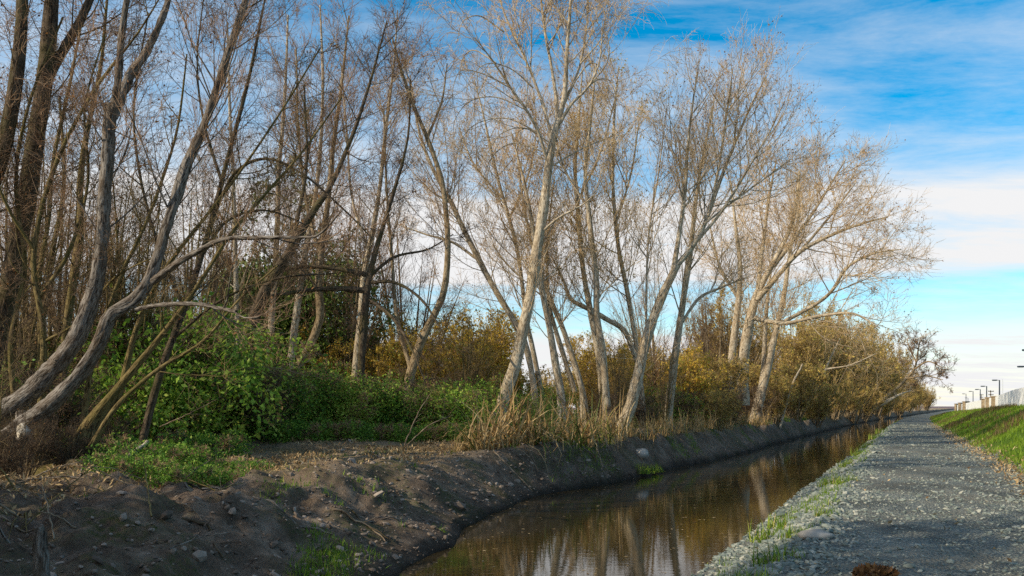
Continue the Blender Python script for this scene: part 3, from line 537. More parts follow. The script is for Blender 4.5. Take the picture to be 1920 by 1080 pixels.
mid('slim_tree', 'pale upright trunk right behind the forked poplar on the bank', 42, [[(1252, 775, 27), (1262, 700, 23), (1270, 640, 20), (1280, 570, 18), (1290, 500, 16), (1298, 440, 13), (1305, 370, 10), (1320, 280, 7), (1340, 180, 3)], [1, (1275, 610, 9), (1310, 560, 8), (1350, 540, 6), (1400, 520, 3)]], 312, n1=36)
mid('spreading_tree', 'wide spreading bare tree with twin stems, its crown reaching out over the canal', 55, [
 [(1368, 760, 26), (1372, 680, 22), (1378, 620, 20), (1385, 560, 16), (1388, 500, 12), (1380, 430, 9), (1370, 340, 5)],
 [(1392, 760, 38), (1393, 680, 32), (1402, 620, 30), (1415, 565, 22), (1435, 520, 17), (1465, 465, 13), (1490, 400, 9), (1500, 320, 5)],
 [-3, (1413, 570, 18), (1460, 515, 14), (1500, 472, 12), (1560, 440, 9), (1620, 418, 6), (1665, 408, 3)],
 [-4, (1408, 595, 15), (1470, 606, 11), (1540, 592, 9), (1600, 588, 6), (1650, 615, 3)],
 [-5, (1470, 603, 11), (1530, 570, 10), (1560, 545, 9), (1590, 500, 8), (1640, 475, 5), (1690, 468, 3)],
 [2, (1420, 550, 13), (1430, 460, 10), (1440, 380, 8), (1455, 300, 4)], [-1, (1450, 500, 11), (1510, 420, 9), (1555, 350, 6), (1585, 300, 3)],
 [1, (1385, 560, 11), (1350, 500, 8), (1330, 420, 4)], [-2, (1500, 472, 8), (1560, 400, 6), (1605, 340, 3)]],
 313, style='spread', n1=24, n2=10, n3=9, L1=6.0, rmin=.009, lsize=.11, nleaf=3200, limbn=(.7, 1, 1.2, 1.1, 1.2, 1, 1, .8, .8), sides=12, cat='tree')
mid('forked_tree', 'pale trunk swollen at its foot by the hedge, splitting low into two stems', 62, [[(1416, 785, 36), (1427, 735, 26), (1440, 690, 20), (1450, 640, 18), (1462, 590, 15), (1472, 540, 13), (1482, 470, 9), (1505, 380, 4)], [1, (1424, 745, 15), (1432, 680, 13), (1435, 620, 12), (1440, 560, 9), (1452, 460, 4)]], 314, L1=5.4, rmin=.009, lsize=.11)
trace_tree('leaning_tree', 'far bare tree leaning out over the water from the end of the hedge', 160, [
 [(1596, 781, 12), (1625, 766, 11), (1650, 753, 10), (1672, 737, 9), (1695, 715, 7), (1715, 690, 6), (1722, 655, 4), (1726, 635, 2)], [-4, (1713, 693, 5), (1740, 678, 4), (1768, 690, 2)], [-8, (1700, 710, 5), (1735, 705, 4), (1768, 712, 2)], [4, (1718, 680, 4), (1705, 650, 3), (1700, 635, 2)]],
 'spread', 20, 8, 6, 6.0, BT, TD, 315, lf=LU, nleaf=700, lsize=.28, rmin=.03, u0=.5, limbn=(1.3, 1, 1, .9), L3=.6)
trace_tree('fallen_tree', 'pale fallen trunk propped low over the far water beneath the hedge', 150, [[(1612, 781, 9), (1640, 766, 10), (1665, 751, 9), (1690, 738, 5), (1710, 732, 2)]], 'spread', 6, 5, 4, 4.0, BP, TT, 316, rmin=.03, u0=.6, cat='fallen tree')

# ---- leafy things: built once at the origin, then copied
def shrub(name, label, cat, H, R, nst, lf, tw, nleaf, lsize, seed, kind='airy', bk_=BT, rmin=.006):
    rng = np.random.default_rng(seed); root = thing(name, label, cat, (0, 0, 0)); c = MB(); s = MB()
    az = rng.uniform(0, 6.28, nst); rr = R*rng.uniform(.2, .9, nst)**.8; hh = H*rng.uniform(.65, 1.0, nst)*(1-.35*(rr/R)**2)
    st = []
    for a, r_, h in zip(az, rr, hh):
        st.append(np.array([[math.cos(a)*r_*.15, math.sin(a)*r_*.15, -.15, .006*H+.008], [math.cos(a)*r_*.5, math.sin(a)*r_*.5, h*.45, .004*H+.006], [math.cos(a)*r_, math.sin(a)*r_, h, rmin]]))
    sk = skeleton(rng, st, 'poplar' if kind == 'airy' else 'wild', 10, 6, 5, H*.30, .15, rmin, .5, .5, wob=.03)
    tubes(s, sk[0][0], sk[0][1], 5, 0, rng=rng); tubes(s, sk[1][0], sk[1][1], 3, 1, rng=rng); tubes(s, sk[2][0], sk[2][1], 3, 1, rng=rng)
    s.build('stems', [bk_, tw], root)
    tubes(c, sk[3][0], sk[3][1], 3, 1, rng=rng)
    T = np.concatenate([sk[3][0].reshape(-1, 3), sk[2][0][:, 2:].reshape(-1, 3)]); cl = rng.random(len(sk[2][0])); 
    T = T[T[:, 2] > .05]
    if kind == 'dense':      # lumpy mound: leaves gathered on overlapping lobes
        nb = 16; q = []
        ba = rng.uniform(0, 6.28, nb); br = R*.75*np.sqrt(rng.random(nb)); bz = H*rng.uniform(.18, .72, nb)*(1-.45*(br/R)**2); bs = rng.uniform(.26, .46, nb)*min(R, H)
        for j in range(nb):
            m_ = nleaf//nb; d = nrm(rng.normal(0, 1, (m_, 3))); q.append(np.array([math.cos(ba[j])*br[j], math.sin(ba[j])*br[j], bz[j]])+d*bs[j]*(.55+.6*rng.random((m_, 1))**.5)*[1.15, 1.15, .9]*(1+.35*(vn(d[:, 0]*3+j, d[:, 2]*3+d[:, 1]*2, j)[:, None]-.5)))
        p = np.concatenate(q+[T[rng.integers(0, len(T), nleaf//4)]+rng.normal(0, .05, (nleaf//4, 3))]); p = p[p[:, 2] > .02]
    else:
        p = T[rng.integers(0, len(T), nleaf)]+rng.normal(0, lsize*.6, (nleaf, 3))
    cl = fbm(p[:, 0]*1.1+5, p[:, 1]*1.1+p[:, 2]*.9, 3, seed); leaves(c, p, lsize, 0, rng, .55, .4, np.clip(.5+1.6*(cl-.45)+rng.normal(0, .22, len(p)), 0, 1), drop=.3)
    c.build('foliage', [lf, tw], root); return root
LGn, LI, LO, LK = M['leaf_green'], M['leaf_ivy'], M['leaf_olive'], M['leaf_oak']
PROTO = {}
def proto(key, *a, **k): PROTO[key] = [shrub(*a, **k), False]
proto('ivy', 'bramble_bush', 'x', 'bramble', 2.3, 2.0, 14, LI, TB, 9000, .085, 1, 'dense')
proto('green', 'bramble_bush', 'x', 'bramble', 2.0, 1.9, 12, LGn, TB, 8000, .085, 2, 'dense')
proto('low', 'low_bush', 'x', 'bush', .75, 1.3, 10, LI, TB, 4200, .065, 3, 'dense')
proto('gold', 'golden_shrub', 'x', 'shrub', 5.0, 1.9, 16, LG, TG, 5200, .10, 4, 'airy', rmin=.007)
proto('gold2', 'golden_shrub', 'x', 'shrub', 4.2, 2.0, 16, LG, TG, 9000, .10, 5, 'airy', rmin=.007)
proto('olive', 'olive_bush', 'x', 'bush', 4.0, 2.7, 30, LO, TG, 6500, .13, 6, 'airy', rmin=.009)
proto('hedge', 'hedge_tree', 'x', 'tree', 12., 4.6, 46, LO, TG, 6500, .21, 7, 'airy', rmin=.016)
proto('hedge2', 'hedge_tree', 'x', 'tree', 11., 5.0, 44, LO, TG, 7500, .21, 8, 'airy', rmin=.016)
proto('bare', 'bare_shrub', 'x', 'shrub', 3.6, 1.8, 18, LB, TD, 150, .07, 9, 'wild', rmin=.006)
proto('oak', 'evergreen_tree', 'x', 'tree', 10.5, 3.6, 14, LK, TD, 34000, .16, 10, 'dense', bk_=BD)
proto('whip', 'whip_stem_tree', 'x', 'tree', 9.5, 2.0, 11, LB, M['twig_olive'], 220, .06, 14, 'wild', bk_=BM, rmin=.0042)
proto('thick', 'thicket_tree', 'x', 'tree', 11.5, 3.4, 16, LB, TB, 500, .07, 12, 'airy', bk_=BT, rmin=.0052)
proto('thick2', 'thicket_tree', 'x', 'tree', 12.5, 3.2, 15, LB, TD, 400, .07, 13, 'airy', bk_=BT, rmin=.0052)
rngp = np.random.default_rng(99)
def put(key, px, Y, label, s=1., group=None, X=None, sz=None, dz=-.05):
    X = (px-CX)/FP*Y if X is None else X
    loc = (X, Y, gz(X, Y)+dz); rz = rngp.uniform(0, 6.28); sc = (s, s, s*(sz or 1))
    pr = PROTO[key]
    if not pr[1]:
        pr[1] = True; o = pr[0]; o.location = loc; o.rotation_euler = (0, 0, rz); o.scale = sc; o['label'] = label
        if group: o['group'] = group
        return o
    return dup(pr[0], loc, rz, sc, label, group)
G1 = 'green brambles along the edge of the clearing'
for px, Y, s, k, lb in [
 (262, 23.8, 1.35, 'green', 'sunlit green bramble mound right behind the mossy willow stems'),
 (325, 26.5, 2.0, 'green', 'tall bramble heap under the broken grey limb end'),
 (405, 27.3, 1.8, 'green', 'dark ivy mound below the tall bramble heap'),
 (465, 30.5, 1.4, 'ivy', 'shaded ivy mound at the foot of the dark leaning trunk'),
 (520, 28, .95, 'ivy', 'dark low bramble below the pair of pale stems'),
 (575, 30, 1.1, 'ivy', 'bramble mound in front of the bowed trunk'),
 (640, 30, .95, 'green', 'green bramble at the foot of the slender pale trunk'),
 (700, 31, 1.0, 'ivy', 'dark bramble between the slender pale trunk and the curved dark trunk'),
 (760, 30.5, .85, 'ivy', 'bramble behind the upright pale stick'),
 (830, 31.5, 1.05, 'green', 'bright green bramble left of the tall central trunk'),
 (890, 32.5, 1.1, 'green', 'bramble touching the left side of the tall central trunk'),
 (960, 34, .9, 'green', 'green bramble behind the dry reeds'),
 (610, 33, 1.1, 'green', 'sunlit bramble behind the bowed trunk'),
 (720, 34, 1.1, 'green', 'bramble under the golden shrubs behind the curved trunk'),
 (1010, 42, 1.0, 'green', 'low green bush under the patch of open sky'),
 (150, 26, 1.2, 'ivy', 'dark bramble behind the grey trunks'),
 (60, 25, 1.2, 'green', 'bramble seen under the grey trunks at the left edge'),
 (10, 22, 1.0, 'ivy', 'dark bramble at the left edge behind the sawn stub'),
 (1235, 47, 1.2, 'green', 'green bush between the forked poplar and the pale upright trunk')]:
    put(k, px, Y, lb, s, G1)
for px, Y, s, lb in [(230, 16.6, .75, 'low green plants right of the root stump'), (290, 16.9, .9, 'sunlit low plants under the leaning dead log'), (335, 17.6, .75, 'low plants at the edge of the bare soil'), (385, 22.5, 1.0, 'low leafy bush on the near side of the ivy mound'), (470, 27.3, 1.0, 'low bush at the back edge of the clearing'),
 (560, 27, 1.0, 'low green bush in the middle of the clearing edge'), (650, 27.8, .95, 'low bush below the green bramble'), (740, 28.4, .9, 'low bush left of the crossed pale sticks'), (835, 29, 1.0, 'low bush left of the dry reeds'), (200, 19.5, 1.0, 'low plants behind the root stump')]:
    put('low', px, Y, lb, s, 'low plants round the clearing')
for px, Y, s, k, lb in [(590, 40, 1.0, 'gold2', 'orange shrub behind the bowed trunk'), (640, 42, 1.1, 'gold2', 'golden shrub between the bowed trunk and the slender pale trunk'), (720, 40, 1.0, 'gold2', 'golden shrub left of the curved dark trunk'), (790, 43, 1.15, 'gold', 'thin golden shrub behind the curved dark trunk'),
 (840, 40, 1.1, 'gold2', 'golden shrub right of the curved dark trunk'), (890, 43, 1.3, 'gold', 'tall airy golden shrub left of the tall central tree'), (930, 41, 1.0, 'gold2', 'dense golden shrub touching the tall central trunk'), (975, 48, .9, 'gold2', 'amber shrub right behind the tall central trunk'),
 (1165, 45, 1.0, 'gold', 'yellow shrub left of the forked poplar'), (1290, 50, 1.2, 'gold2', 'rusty shrub right of the forked poplar'), (430, 46, 1.7, 'gold', 'yellow green sapling left of the evergreen'), (655, 47, 1.5, 'gold2', 'tall golden shrub right of the evergreen'), (905, 50, 1.5, 'gold', 'tall thin golden shrub far behind the leaning pale trunk'), (1110, 52, 1.15, 'gold', 'thin golden shrub behind the two upright tan trunks'), (1150, 47, 1.2, 'gold', 'golden shrub right of the two upright tan trunks'), (500, 44, .9, 'gold2', 'yellow shrub behind the pair of pale stems'), (1205, 52, 1.1, 'gold2', 'brown gold shrub behind the forked poplar')]:
    put(k, px, Y, lb, s, 'golden shrubs of the thicket')
put('oak', 545, 43, 'dark evergreen tree with a rounded crown behind the thicket', 1.15, sz=1.0)
for px, Y, s, lb in [(1330, 54, 1.1, 'olive bush left of the twin stemmed spreading tree'), (1345, 47, .55, 'short leafy bush at the bank edge before the twin stems'), (1400, 68, 1.2, 'olive bush behind the twin stemmed tree'), (1450, 66, .9, 'olive bush at the foot of the low forked trunk'), (1490, 78, 1.3, 'big olive bush at the near end of the hedge'), (1530, 88, 1.1, 'dark olive bush beside the leaning dead poles'), (1558, 105, 1.4, 'olive bush midway along the hedge foot'), (1585, 125, 1.4, 'olive bush left of the fallen trunk'), (1618, 150, 1.6, 'olive bush behind the fallen trunk'), (1650, 185, 1.7, 'olive bush beyond the fallen trunk'), (1683, 240, 2.0, 'olive bush far along the hedge foot'), (1705, 300, 2.0, 'olive bush at the distant end of the hedge')]:
    put('olive', px, Y, lb, s, 'olive bushes along the far bank')
for j, (v, Y, s, sz, k) in enumerate([(-13, 72, .95, 1, 'hedge'), (-9.5, 84, 1.0, 1, 'hedge2'), (-8.5, 97, 1.15, 1, 'hedge'), (-8, 112, 1.25, 1, 'hedge2'), (-7.5, 130, 1.35, 1, 'hedge'), (-7.5, 152, 1.4, 1, 'hedge2'), (-7.5, 178, 1.45, 1, 'hedge'), (-7.5, 210, 1.45, 1, 'hedge2'), (-7.5, 250, 1.4, .95, 'hedge'), (-9, 300, 1.3, .95, 'hedge2'), (-8, 360, 1.2, .9, 'hedge'), (-8, 440, 1.2, .9, 'hedge2')]):
    o_ = ['nearest', 'second', 'third', 'fourth', 'fifth', 'sixth', 'seventh', 'eighth', 'ninth', 'tenth', 'eleventh', 'last'][j]
    put(k, 0, Y, '%s golden brown tree of the hedge receding along the far bank' % o_, s, 'hedge trees along the far bank', X=float(XL(Y))+v, sz=sz)
for px, Y, s, k, nb in [(40, 31, 1.0, 'thick2', 'behind the dark left trunk'), (150, 33, 1.05, 'thick', 'behind the pale forked trunk'), (360, 36, 1.1, 'thick', 'left of the straight slim stem'), (635, 42, 1.1, 'thick', 'behind the slender pale trunk'), (765, 46, 1.05, 'thick2', 'behind the curved dark trunk'), (1235, 52, .95, 'thick', 'behind the forked poplar'), (1340, 62, 1.0, 'thick2', 'left of the twin stemmed tree')]:
    put(k, px, Y, 'many stemmed bare thicket tree '+nb, s, 'bare thicket trees')
for px, Y, s, nb in [(128, 17.2, .38, 'round the root stump'), (45, 16.6, .4, 'below the sawn stub'), (-5, 15.2, .4, 'in the near left corner behind the dirt'), (180, 17.4, .3, 'right of the root stump foot')]:
    put('bare', px, Y, 'low mat of dead stems '+nb, s, 'bare brown shrubs')
for j, (px, Y, s) in enumerate([(90, 20.5, .8), (30, 19, .7), (190, 20, .45), (345, 28, .8), (425, 29.5, .8), (500, 27, .8), (1150, 37, .6), (1215, 40, .6), (1330, 50, .8), (740, 31, .8), (870, 36, .8), (1290, 46, .7), (1420, 62, 1), (1375, 52, .7)]):
    nb = ['under the pale forked trunk', 'beside the sawn stub', 'behind the root stump', 'over the bramble heap', 'on the dark ivy mound', 'below the pair of pale stems', 'left of the forked poplar foot', 'right of the forked poplar foot', 'left of the spreading twin stems', 'before the curved dark trunk', 'behind the green bramble', 'beside the pale upright trunk', 'by the low forked trunk', 'at the foot of the twin stems'][j]
    put('bare', px, Y, 'tangle of bare brown stems '+nb, s, 'bare brown shrubs')
for px, Y, s, nb in [(-12, 15.2, .40, 'low at the left edge by the grey trunk bases'), (180, 24.5, .9, 'close behind the pale forked trunk'), (250, 25.5, 1.05, 'between the two grey trunks'), (10, 23, 1.0, 'at the left picture edge'), (105, 25.5, 1.05, 'right of the broad dark trunk'), (330, 31, 1.1, 'right of the kinked grey trunk')]:
    put('whip', px, Y, ('short' if Y < 16 else 'tall')+' tangle of thin mossy stems '+nb, s, 'whip stems of the near thicket')
for px, Y, s, nb in [(1122, 38, .42, 'before the two upright tan trunks'), (1160, 39, .5, 'left of the forked poplar foot'), (1245, 41, .5, 'left of the pale upright trunk'), (870, 36, .6, 'left of the tall central tree')]:
    put('whip', px, Y, 'slender young stems '+nb, s, 'young stems of the middle thicket')
# low woodland edge closing the view behind the thicket
for j, (px, Y, s, k) in enumerate([(20, 46, 1.3, 'gold2'), (120, 50, 1.4, 'olive'), (210, 46, 1.3, 'gold2'), (300, 52, 1.4, 'olive'), (390, 55, 1.3, 'gold2'), (660, 56, 1.4, 'olive'), (760, 58, 1.4, 'gold2'), (860, 60, 1.3, 'olive'), (940, 62, 1.2, 'gold2'), (1040, 70, .95, 'olive'), (1100, 74, 1.0, 'olive'), (1160, 72, 1.2, 'olive'), (1230, 75, 1.5, 'gold2'), (1290, 80, 1.6, 'olive'), (1370, 85, 1.8, 'olive')]):
    nb = ['far left behind the dark trunk', 'behind the mossy stems', 'behind the pale forked trunk', 'seen left of the bramble heap', 'left of the evergreen', 'right of the evergreen', 'behind the slender pale trunk', 'behind the curved dark trunk', 'left of the tall central trunk', 'under the open sky', 'right of the open sky', 'behind the two upright tan trunks', 'behind the forked poplar', 'behind the pale upright trunk', 'behind the twin stems'][j]
    put(k, px, Y, 'distant bush of the woodland edge '+nb, s, 'bushes of the woodland edge')
# woodland going on along the bank beside and behind the photographer's left: unseen, leafy crowns added to deepen shade on near bank and path
for j, (X, Y, s, k) in enumerate([(-9.3, 3.4, .95, 'hedge'), (-13.2, 6.8, .8, 'hedge2'), (-13, 1.2, 1.15, 'thick'), (-7.2, -.5, .9, 'thick2'), (-5.6, 1.6, .75, 'hedge')]):
    put(k, 0, Y, 'tree of the wood going on along the bank left of the clearing', s, 'wood going on left of the clearing', X=X)
for j, (X, Y, s, k) in enumerate([(-10, 8.2, 1.1, 'ivy'), (-11.5, 10., 1.2, 'ivy'), (-9.5, 5.5, 1.1, 'green')]):
    put(k, 0, Y, 'bramble of the wood going on along the bank left of the clearing', s, 'brambles going on left of the clearing', X=X)

# ---- reeds, tussocks
def clump(name, cat, n, R, L, Wd, mats, seed, lean=.3, droop=.25, seg=4, p2=.25):
    rng = np.random.default_rng(seed); root = thing(name, 'x', cat, (0, 0, 0)); mb = MB()
    a = rng.uniform(0, 6.28, n); r_ = R*np.sqrt(rng.random(n)); k = rng.random(n) > p2
    for kk, mt_ in ((k, 0), (~k, 1)):
        m_ = kk.sum(); blades(mb, r_[kk]*np.cos(a[kk]), r_[kk]*np.sin(a[kk]), np.full(m_, -.05), L*rng.uniform(.45, 1.1, m_), Wd*rng.uniform(.6, 1.4, m_), rng, mt_, lean, droop, seg)
    mb.build('blades', mats, root, smooth=False); return root
PROTO['reed'] = [clump('reed_clump', 'reeds', 85, .5, 2.15, .046, [M['reed_dry'], M['reed_green']], 21, .45, .42, 5, .15), False]
PROTO['reed2'] = [clump('reed_clump', 'reeds', 75, .55, 1.8, .046, [M['reed_dry'], M['reed_green']], 22, .5, .45, 5, .45), False]
PROTO['tuss'] = [clump('dry_tussock', 'grass tuft', 170, .5, 1.0, .026, [M['reed_dry'], M['reed_green']], 23, .5, .45, 4, .2), False]
PROTO['tuft'] = [clump('grass_tuft', 'grass tuft', 170, .30, .30, .014, [M['grass'], M['reed_dry']], 24, .5, .4, 3, .08), False]
for px, Y, s, k, lb in [(905, 25.4, .95, 'reed', 'dry reed clump nearest the clearing, leaning outward'), (938, 26, 1.2, 'reed', 'tall straw reeds left of the tall trunk foot'), (975, 26.6, 1.28, 'reed', 'straw reeds below the tall central trunk'), (1012, 27.3, 1.25, 'reed2', 'half green reeds right of the tall trunk foot'), (1050, 28.2, 1.25, 'reed2', 'green streaked reeds in the middle of the reed bed'), (1085, 29.2, 1.1, 'reed', 'straw reeds left of the rusty undergrowth'), (1120, 30.6, 1.1, 'reed2', 'reeds before the forked poplar'), (1148, 32.2, 1.1, 'reed', 'last dry reeds touching the forked poplar foot'), (1000, 30.5, 1.2, 'reed2', 'green reeds at the back of the reed bed'), (1070, 33, 1.2, 'reed', 'dry reeds at the back of the reed bed')]:
    put(k, px, Y, lb, s, 'reeds on the bank edge')
for px, Y, s, lb in [(1170, 33.5, 1, 'dry grass tussock hanging at the forked poplar foot'), (1205, 35.5, 1.1, 'dry tussock right of the forked poplar foot'), (1235, 37.5, 1.2, 'dry tussock above the pale rock'), (1265, 39.5, 1.2, 'golden tussock below the pale upright trunk'), (1295, 42.5, 1.3, 'golden tussock left of the bank edge bush'), (1320, 45.5, 1.3, 'golden tussock under the bank edge bush'), (1352, 49.5, 1.3, 'straw tussock before the twin stems'), (1383, 53.5, 1.3, 'straw tussock right of the twin stems'), (1408, 58, 1.2, 'short tussock under the low forked trunk'), (1452, 67, 1.3, 'tussock on the grassy bank below the dead poles'), (1490, 80, 1.4, 'tussock on the bank below the near hedge tree'), (1512, 92, 1.6, 'tussock hanging over the bank at the dark olive bush'), (1535, 108, 1.8, 'tussock under the overhanging hedge'), (1425, 61, 1.2, 'tussock over the bank before the low forked trunk'), (1335, 47, 1.1, 'low straw tussock right of the bank edge bush'), (1368, 52, 1.1, 'low straw tussock under the twin stems'), (870, 25.2, .7, 'flattened straw tussock left of the reeds'), (1100, 31.5, 1.2, 'rust brown tussock behind the reeds'), (1240, 43, 1.4, 'tall straw tussock behind the pale upright trunk')]:
    put('tuss', px, Y, lb, s, 'dry tussocks on the bank edge')
for px, py, Y, s, lb in [(1205, 0, 31.3, 1.5, 'bright grass patch on the dark bank face'), (1225, 0, 32.5, 1.3, 'grass patch right of the bright one on the bank'), 
 (1430, 0, 62, 2.2, 'sunlit green grass under the low forked trunk'), (1465, 0, 70, 2.4, 'sunlit grass on the bank below the dead poles'), (1500, 0, 79, 2.4, 'grass on the bank below the near hedge')]:
    put('tuft', px, Y, lb, s, 'green tufts on the left bank', dz=0)
for v, Y, s, lb in [(-.95, 14.6, 1.3, 'bright tuft on the stony slope beside the water'), (-.8, 15.2, 1.1, 'tuft behind the bright tuft on the stony slope'), (-.2, 11.6, .8, 'grass tuft at the crest of the stony slope'), (-.15, 9.6, 1.0, 'near grass tuft at the path edge'), (-.3, 8.7, 1.0, 'nearest grass tuft at the path edge'), (-.1, 19.6, 1.0, 'tuft on the path crest past the pale stones'), (-.7, 23, 1.1, 'tuft between the water and the path crest'), (-.6, 30, 1.3, 'tuft along the far stony slope'), (-.5, 36, 1.4, 'second tuft along the far stony slope'), (-.5, 44, 1.6, 'third tuft along the far stony slope'), (-.4, 55, 1.8, 'distant tuft along the path edge'), (-.4, 70, 2., 'farthest tuft along the path edge'), (.05, 13.2, .6, 'small weed in the gravel near the crest')]:
    put('tuft', 0, Y, lb, s, 'green tufts along the path', X=float(XL(Y))+v, dz=0)

for px, Y, s, lb in [(415, 15.0, .45, 'small leafy sprawl left of the long thin branch'), (455, 17, .5, 'small leafy sprawl behind the bare soil'), (360, 14.2, .55, 'small leafy sprawl spilling over the dirt edge'), (250, 14.6, .6, 'leafy sprawl at the dirt edge below the dead log')]:
    put('low', px, Y, lb, s, 'low plants round the clearing')
# ---- sticks, logs, stump, rocks
def stick(name, label, pts, w, mt_, cat='branch', group=None, seed=0, nk=0):
    pts = np.array(pts, float); rng = np.random.default_rng(seed); c = catmull(np.column_stack([pts, np.linspace(w, w*.45, len(pts))]), 14); c[:, :3] += rng.normal(0, min(w*.35, .008), (14, 3))
    mb = MB(); b = pts[0]; tubes(mb, c[None, :, :3], c[None, :, 3], 7, 0, rough=.06, rng=rng)
    for e in (0, 1):
        v = mb.v[0][-7:] if e else mb.v[0][:7][::-1]; mb.add(np.vstack([v, v.mean(0)]), [[i, (i+1) % 7, 7] for i in range(7)])
    if nk:
        A, RA, _ = kids(rng, c[None, :, :3], c[None, :, 3], nk, .3, 1, .7, .2, np.linalg.norm(pts[-1]-pts[0])*.4, .4, .1, .12, 5, .6, .004); tubes(mb, A, RA, 4, 0, rng=rng)
    o = mb.build(name, mt_, origin=b); o.location = b; return tag(o, label, cat, group)
def lay(px, Y, h=.02): g = ground_at(px, Y); g[2] += h; return g
DW = M['dead_wood']
stick('fallen_branch', 'long thin branch lying flat on the bare soil of the clearing', [lay(464, 15.1, .03), lay(540, 14.9, .05), lay(618, 14.6, .03)], .03, BD, seed=1)
stick('dead_log', 'sunlit dead log propped aslant on the low plants by the root stump', [P(188, 893, 16.4), P(235, 862, 16.6), P(277, 828, 17)], .075, BP, 'log', seed=2)
stick('dead_stick', 'pale dead stick standing aslant before the brambles', [lay(758, 26.4), P(782, 778, 26.4), P(808, 738, 26.5)], .022, DW, seed=3, nk=3)
stick('dead_stick', 'pale dead stick reaching low to the right before the brambles', [lay(760, 26.2), P(805, 797, 26.2), P(850, 778, 26.3)], .02, DW, seed=4, nk=2)
stick('dead_stick', 'bleached twiggy branch arching over the dark ivy mound', [P(425, 710, 25.5), P(470, 690, 25.4), P(520, 690, 25.3), P(575, 705, 25.3)], .018, DW, seed=5, nk=6)
stick('dead_stick', 'bleached stick upright on the dark ivy mound', [P(430, 720, 25.6), P(436, 670, 25.6), P(442, 628, 25.6)], .016, DW, seed=6, nk=3)
stick('dead_stick', 'bleached twig slanting out of the low bramble by the willow', [P(300, 800, 19.3), P(345, 780, 19.2), P(395, 755, 19.2)], .016, DW, seed=7, nk=5)
stick('dead_pole', 'thin pale pole leaning right at the near end of the hedge', [lay(1462, 66), P(1482, 730, 66), P(1505, 682, 66)], .12, BP, 'pole', seed=8)
stick('dead_pole', 'pale bare pole leaning high inside the hedge', [P(1545, 700, 82), P(1560, 665, 82), P(1575, 635, 82)], .11, BP, 'pole', seed=9)
stick('dead_bough', 'pale feathery dead bough lying out across the hedge front', [P(1550, 692, 80), P(1595, 684, 79), P(1645, 662, 78)], .09, BP, 'bough', seed=10, nk=22)
stick('dead_stick', 'bent reed stalk hanging down the dark bank face', [P(925, 845, 24.6), P(965, 885, 23.6), P(1000, 922, 23.4)], .02, M['dead_wood'], seed=11)
stick('dead_stick', 'bare pale pole slanting down the dark bank by the grass patch', [P(1118, 838, 28.8), P(1126, 860, 28.2), P(1132, 886, 27.8)], .02, DW, seed=12)
stick('tree_stump', 'short broken post like stump in the near left corner', [lay(78, 7.35, -.2), P(76, 1030, 7.4), P(73, 985, 7.4)], .085, BG, 'stump', seed=13)
stick('fallen_branch', 'short grey stick on the dirt slope near the water', [lay(545, 10.6, .02), lay(600, 10.3, .02)], .022, BG, seed=14)
stick('root', 'crooked root crossing the corner below the broken stump', [lay(-20, 7.6, .05), lay(40, 7.9, .12), lay(95, 8.1, .06), lay(130, 8.6, -.02)], .05, BD, 'root', seed=15)
stick('root', 'thick root running down from the root stump', [lay(120, 17.2, .25), lay(160, 15.8, .12), lay(190, 14.4, .03)], .10, BD, 'root', seed=16)
rs = np.random.default_rng(78)
for j in range(20):
    Y = rs.uniform(23.5, 50); d = rs.uniform(1.0, 1.5); X = float(XL(Y)+vLft(np.array([Y]))[0])-d; g = np.array([X, Y, gz(X, Y)+rs.uniform(.1, .5)]); a = rs.uniform(-.9, .9); L = rs.uniform(.5, 1.2); e = g+np.array([L*.8*math.cos(a), L*.8*math.sin(a), 0]); e[2] = max(gz(e[0], e[1])+.05, WZ+.05); m_ = (g+e)/2+[0, 0, .12]
    stick('dead_stalk', 'dry stalk hanging over the dark bank face below the reeds and tussocks', [g, m_, e], rs.uniform(.008, .014), DW, 'stalk', 'dry stalks hanging over the bank', 300+j)
rs = np.random.default_rng(79)
for j in range(18):
    Y = rs.uniform(7.6, 15); d = rs.uniform(1.2, 4.5); X = float(XL(Y)+vLft(np.array([Y]))[0])-d; pts = []; a = rs.uniform(-.7, .5)
    for k in range(6): pts.append([X, Y, gz(X, Y)+rs.uniform(-.015, .05)]); X += rs.uniform(.12, .3)*math.cos(a); Y += rs.uniform(.12, .3)*math.sin(a); a += rs.normal(0, .5)
    stick('exposed_root', 'bare root snaking out of the near dirt slope', pts, rs.uniform(.012, .026), [BD, DW, BG][j % 3], 'root', 'exposed roots of the near dirt slope', 500+j, nk=int(rs.integers(0, 4)))
rs = np.random.default_rng(77)
for j in range(26):
    px = rs.uniform(0, 420); Y = rs.uniform(7.6, 15); a = rs.uniform(-1.2, 1.2); L = rs.uniform(.3, 1.1); g = lay(px, Y, .02); e = g+np.array([math.cos(a)*L*rs.choice([-1, 1]), math.sin(a)*L, 0]); e[2] = gz(e[0], e[1])+rs.choice([.02, .25, .5]); mdl = (g+e)/2; mdl[2] = max(gz(mdl[0], mdl[1])+.02, mdl[2])+.04
    stick('dead_twig', 'thin dead twig strewn on the near dirt bank', [g, mdl, e], rs.uniform(.008, .016), [DW, BM, BG][j % 3], 'twig', 'dead twigs strewn on the near dirt bank', 100+j, nk=int(rs.integers(0, 3)))
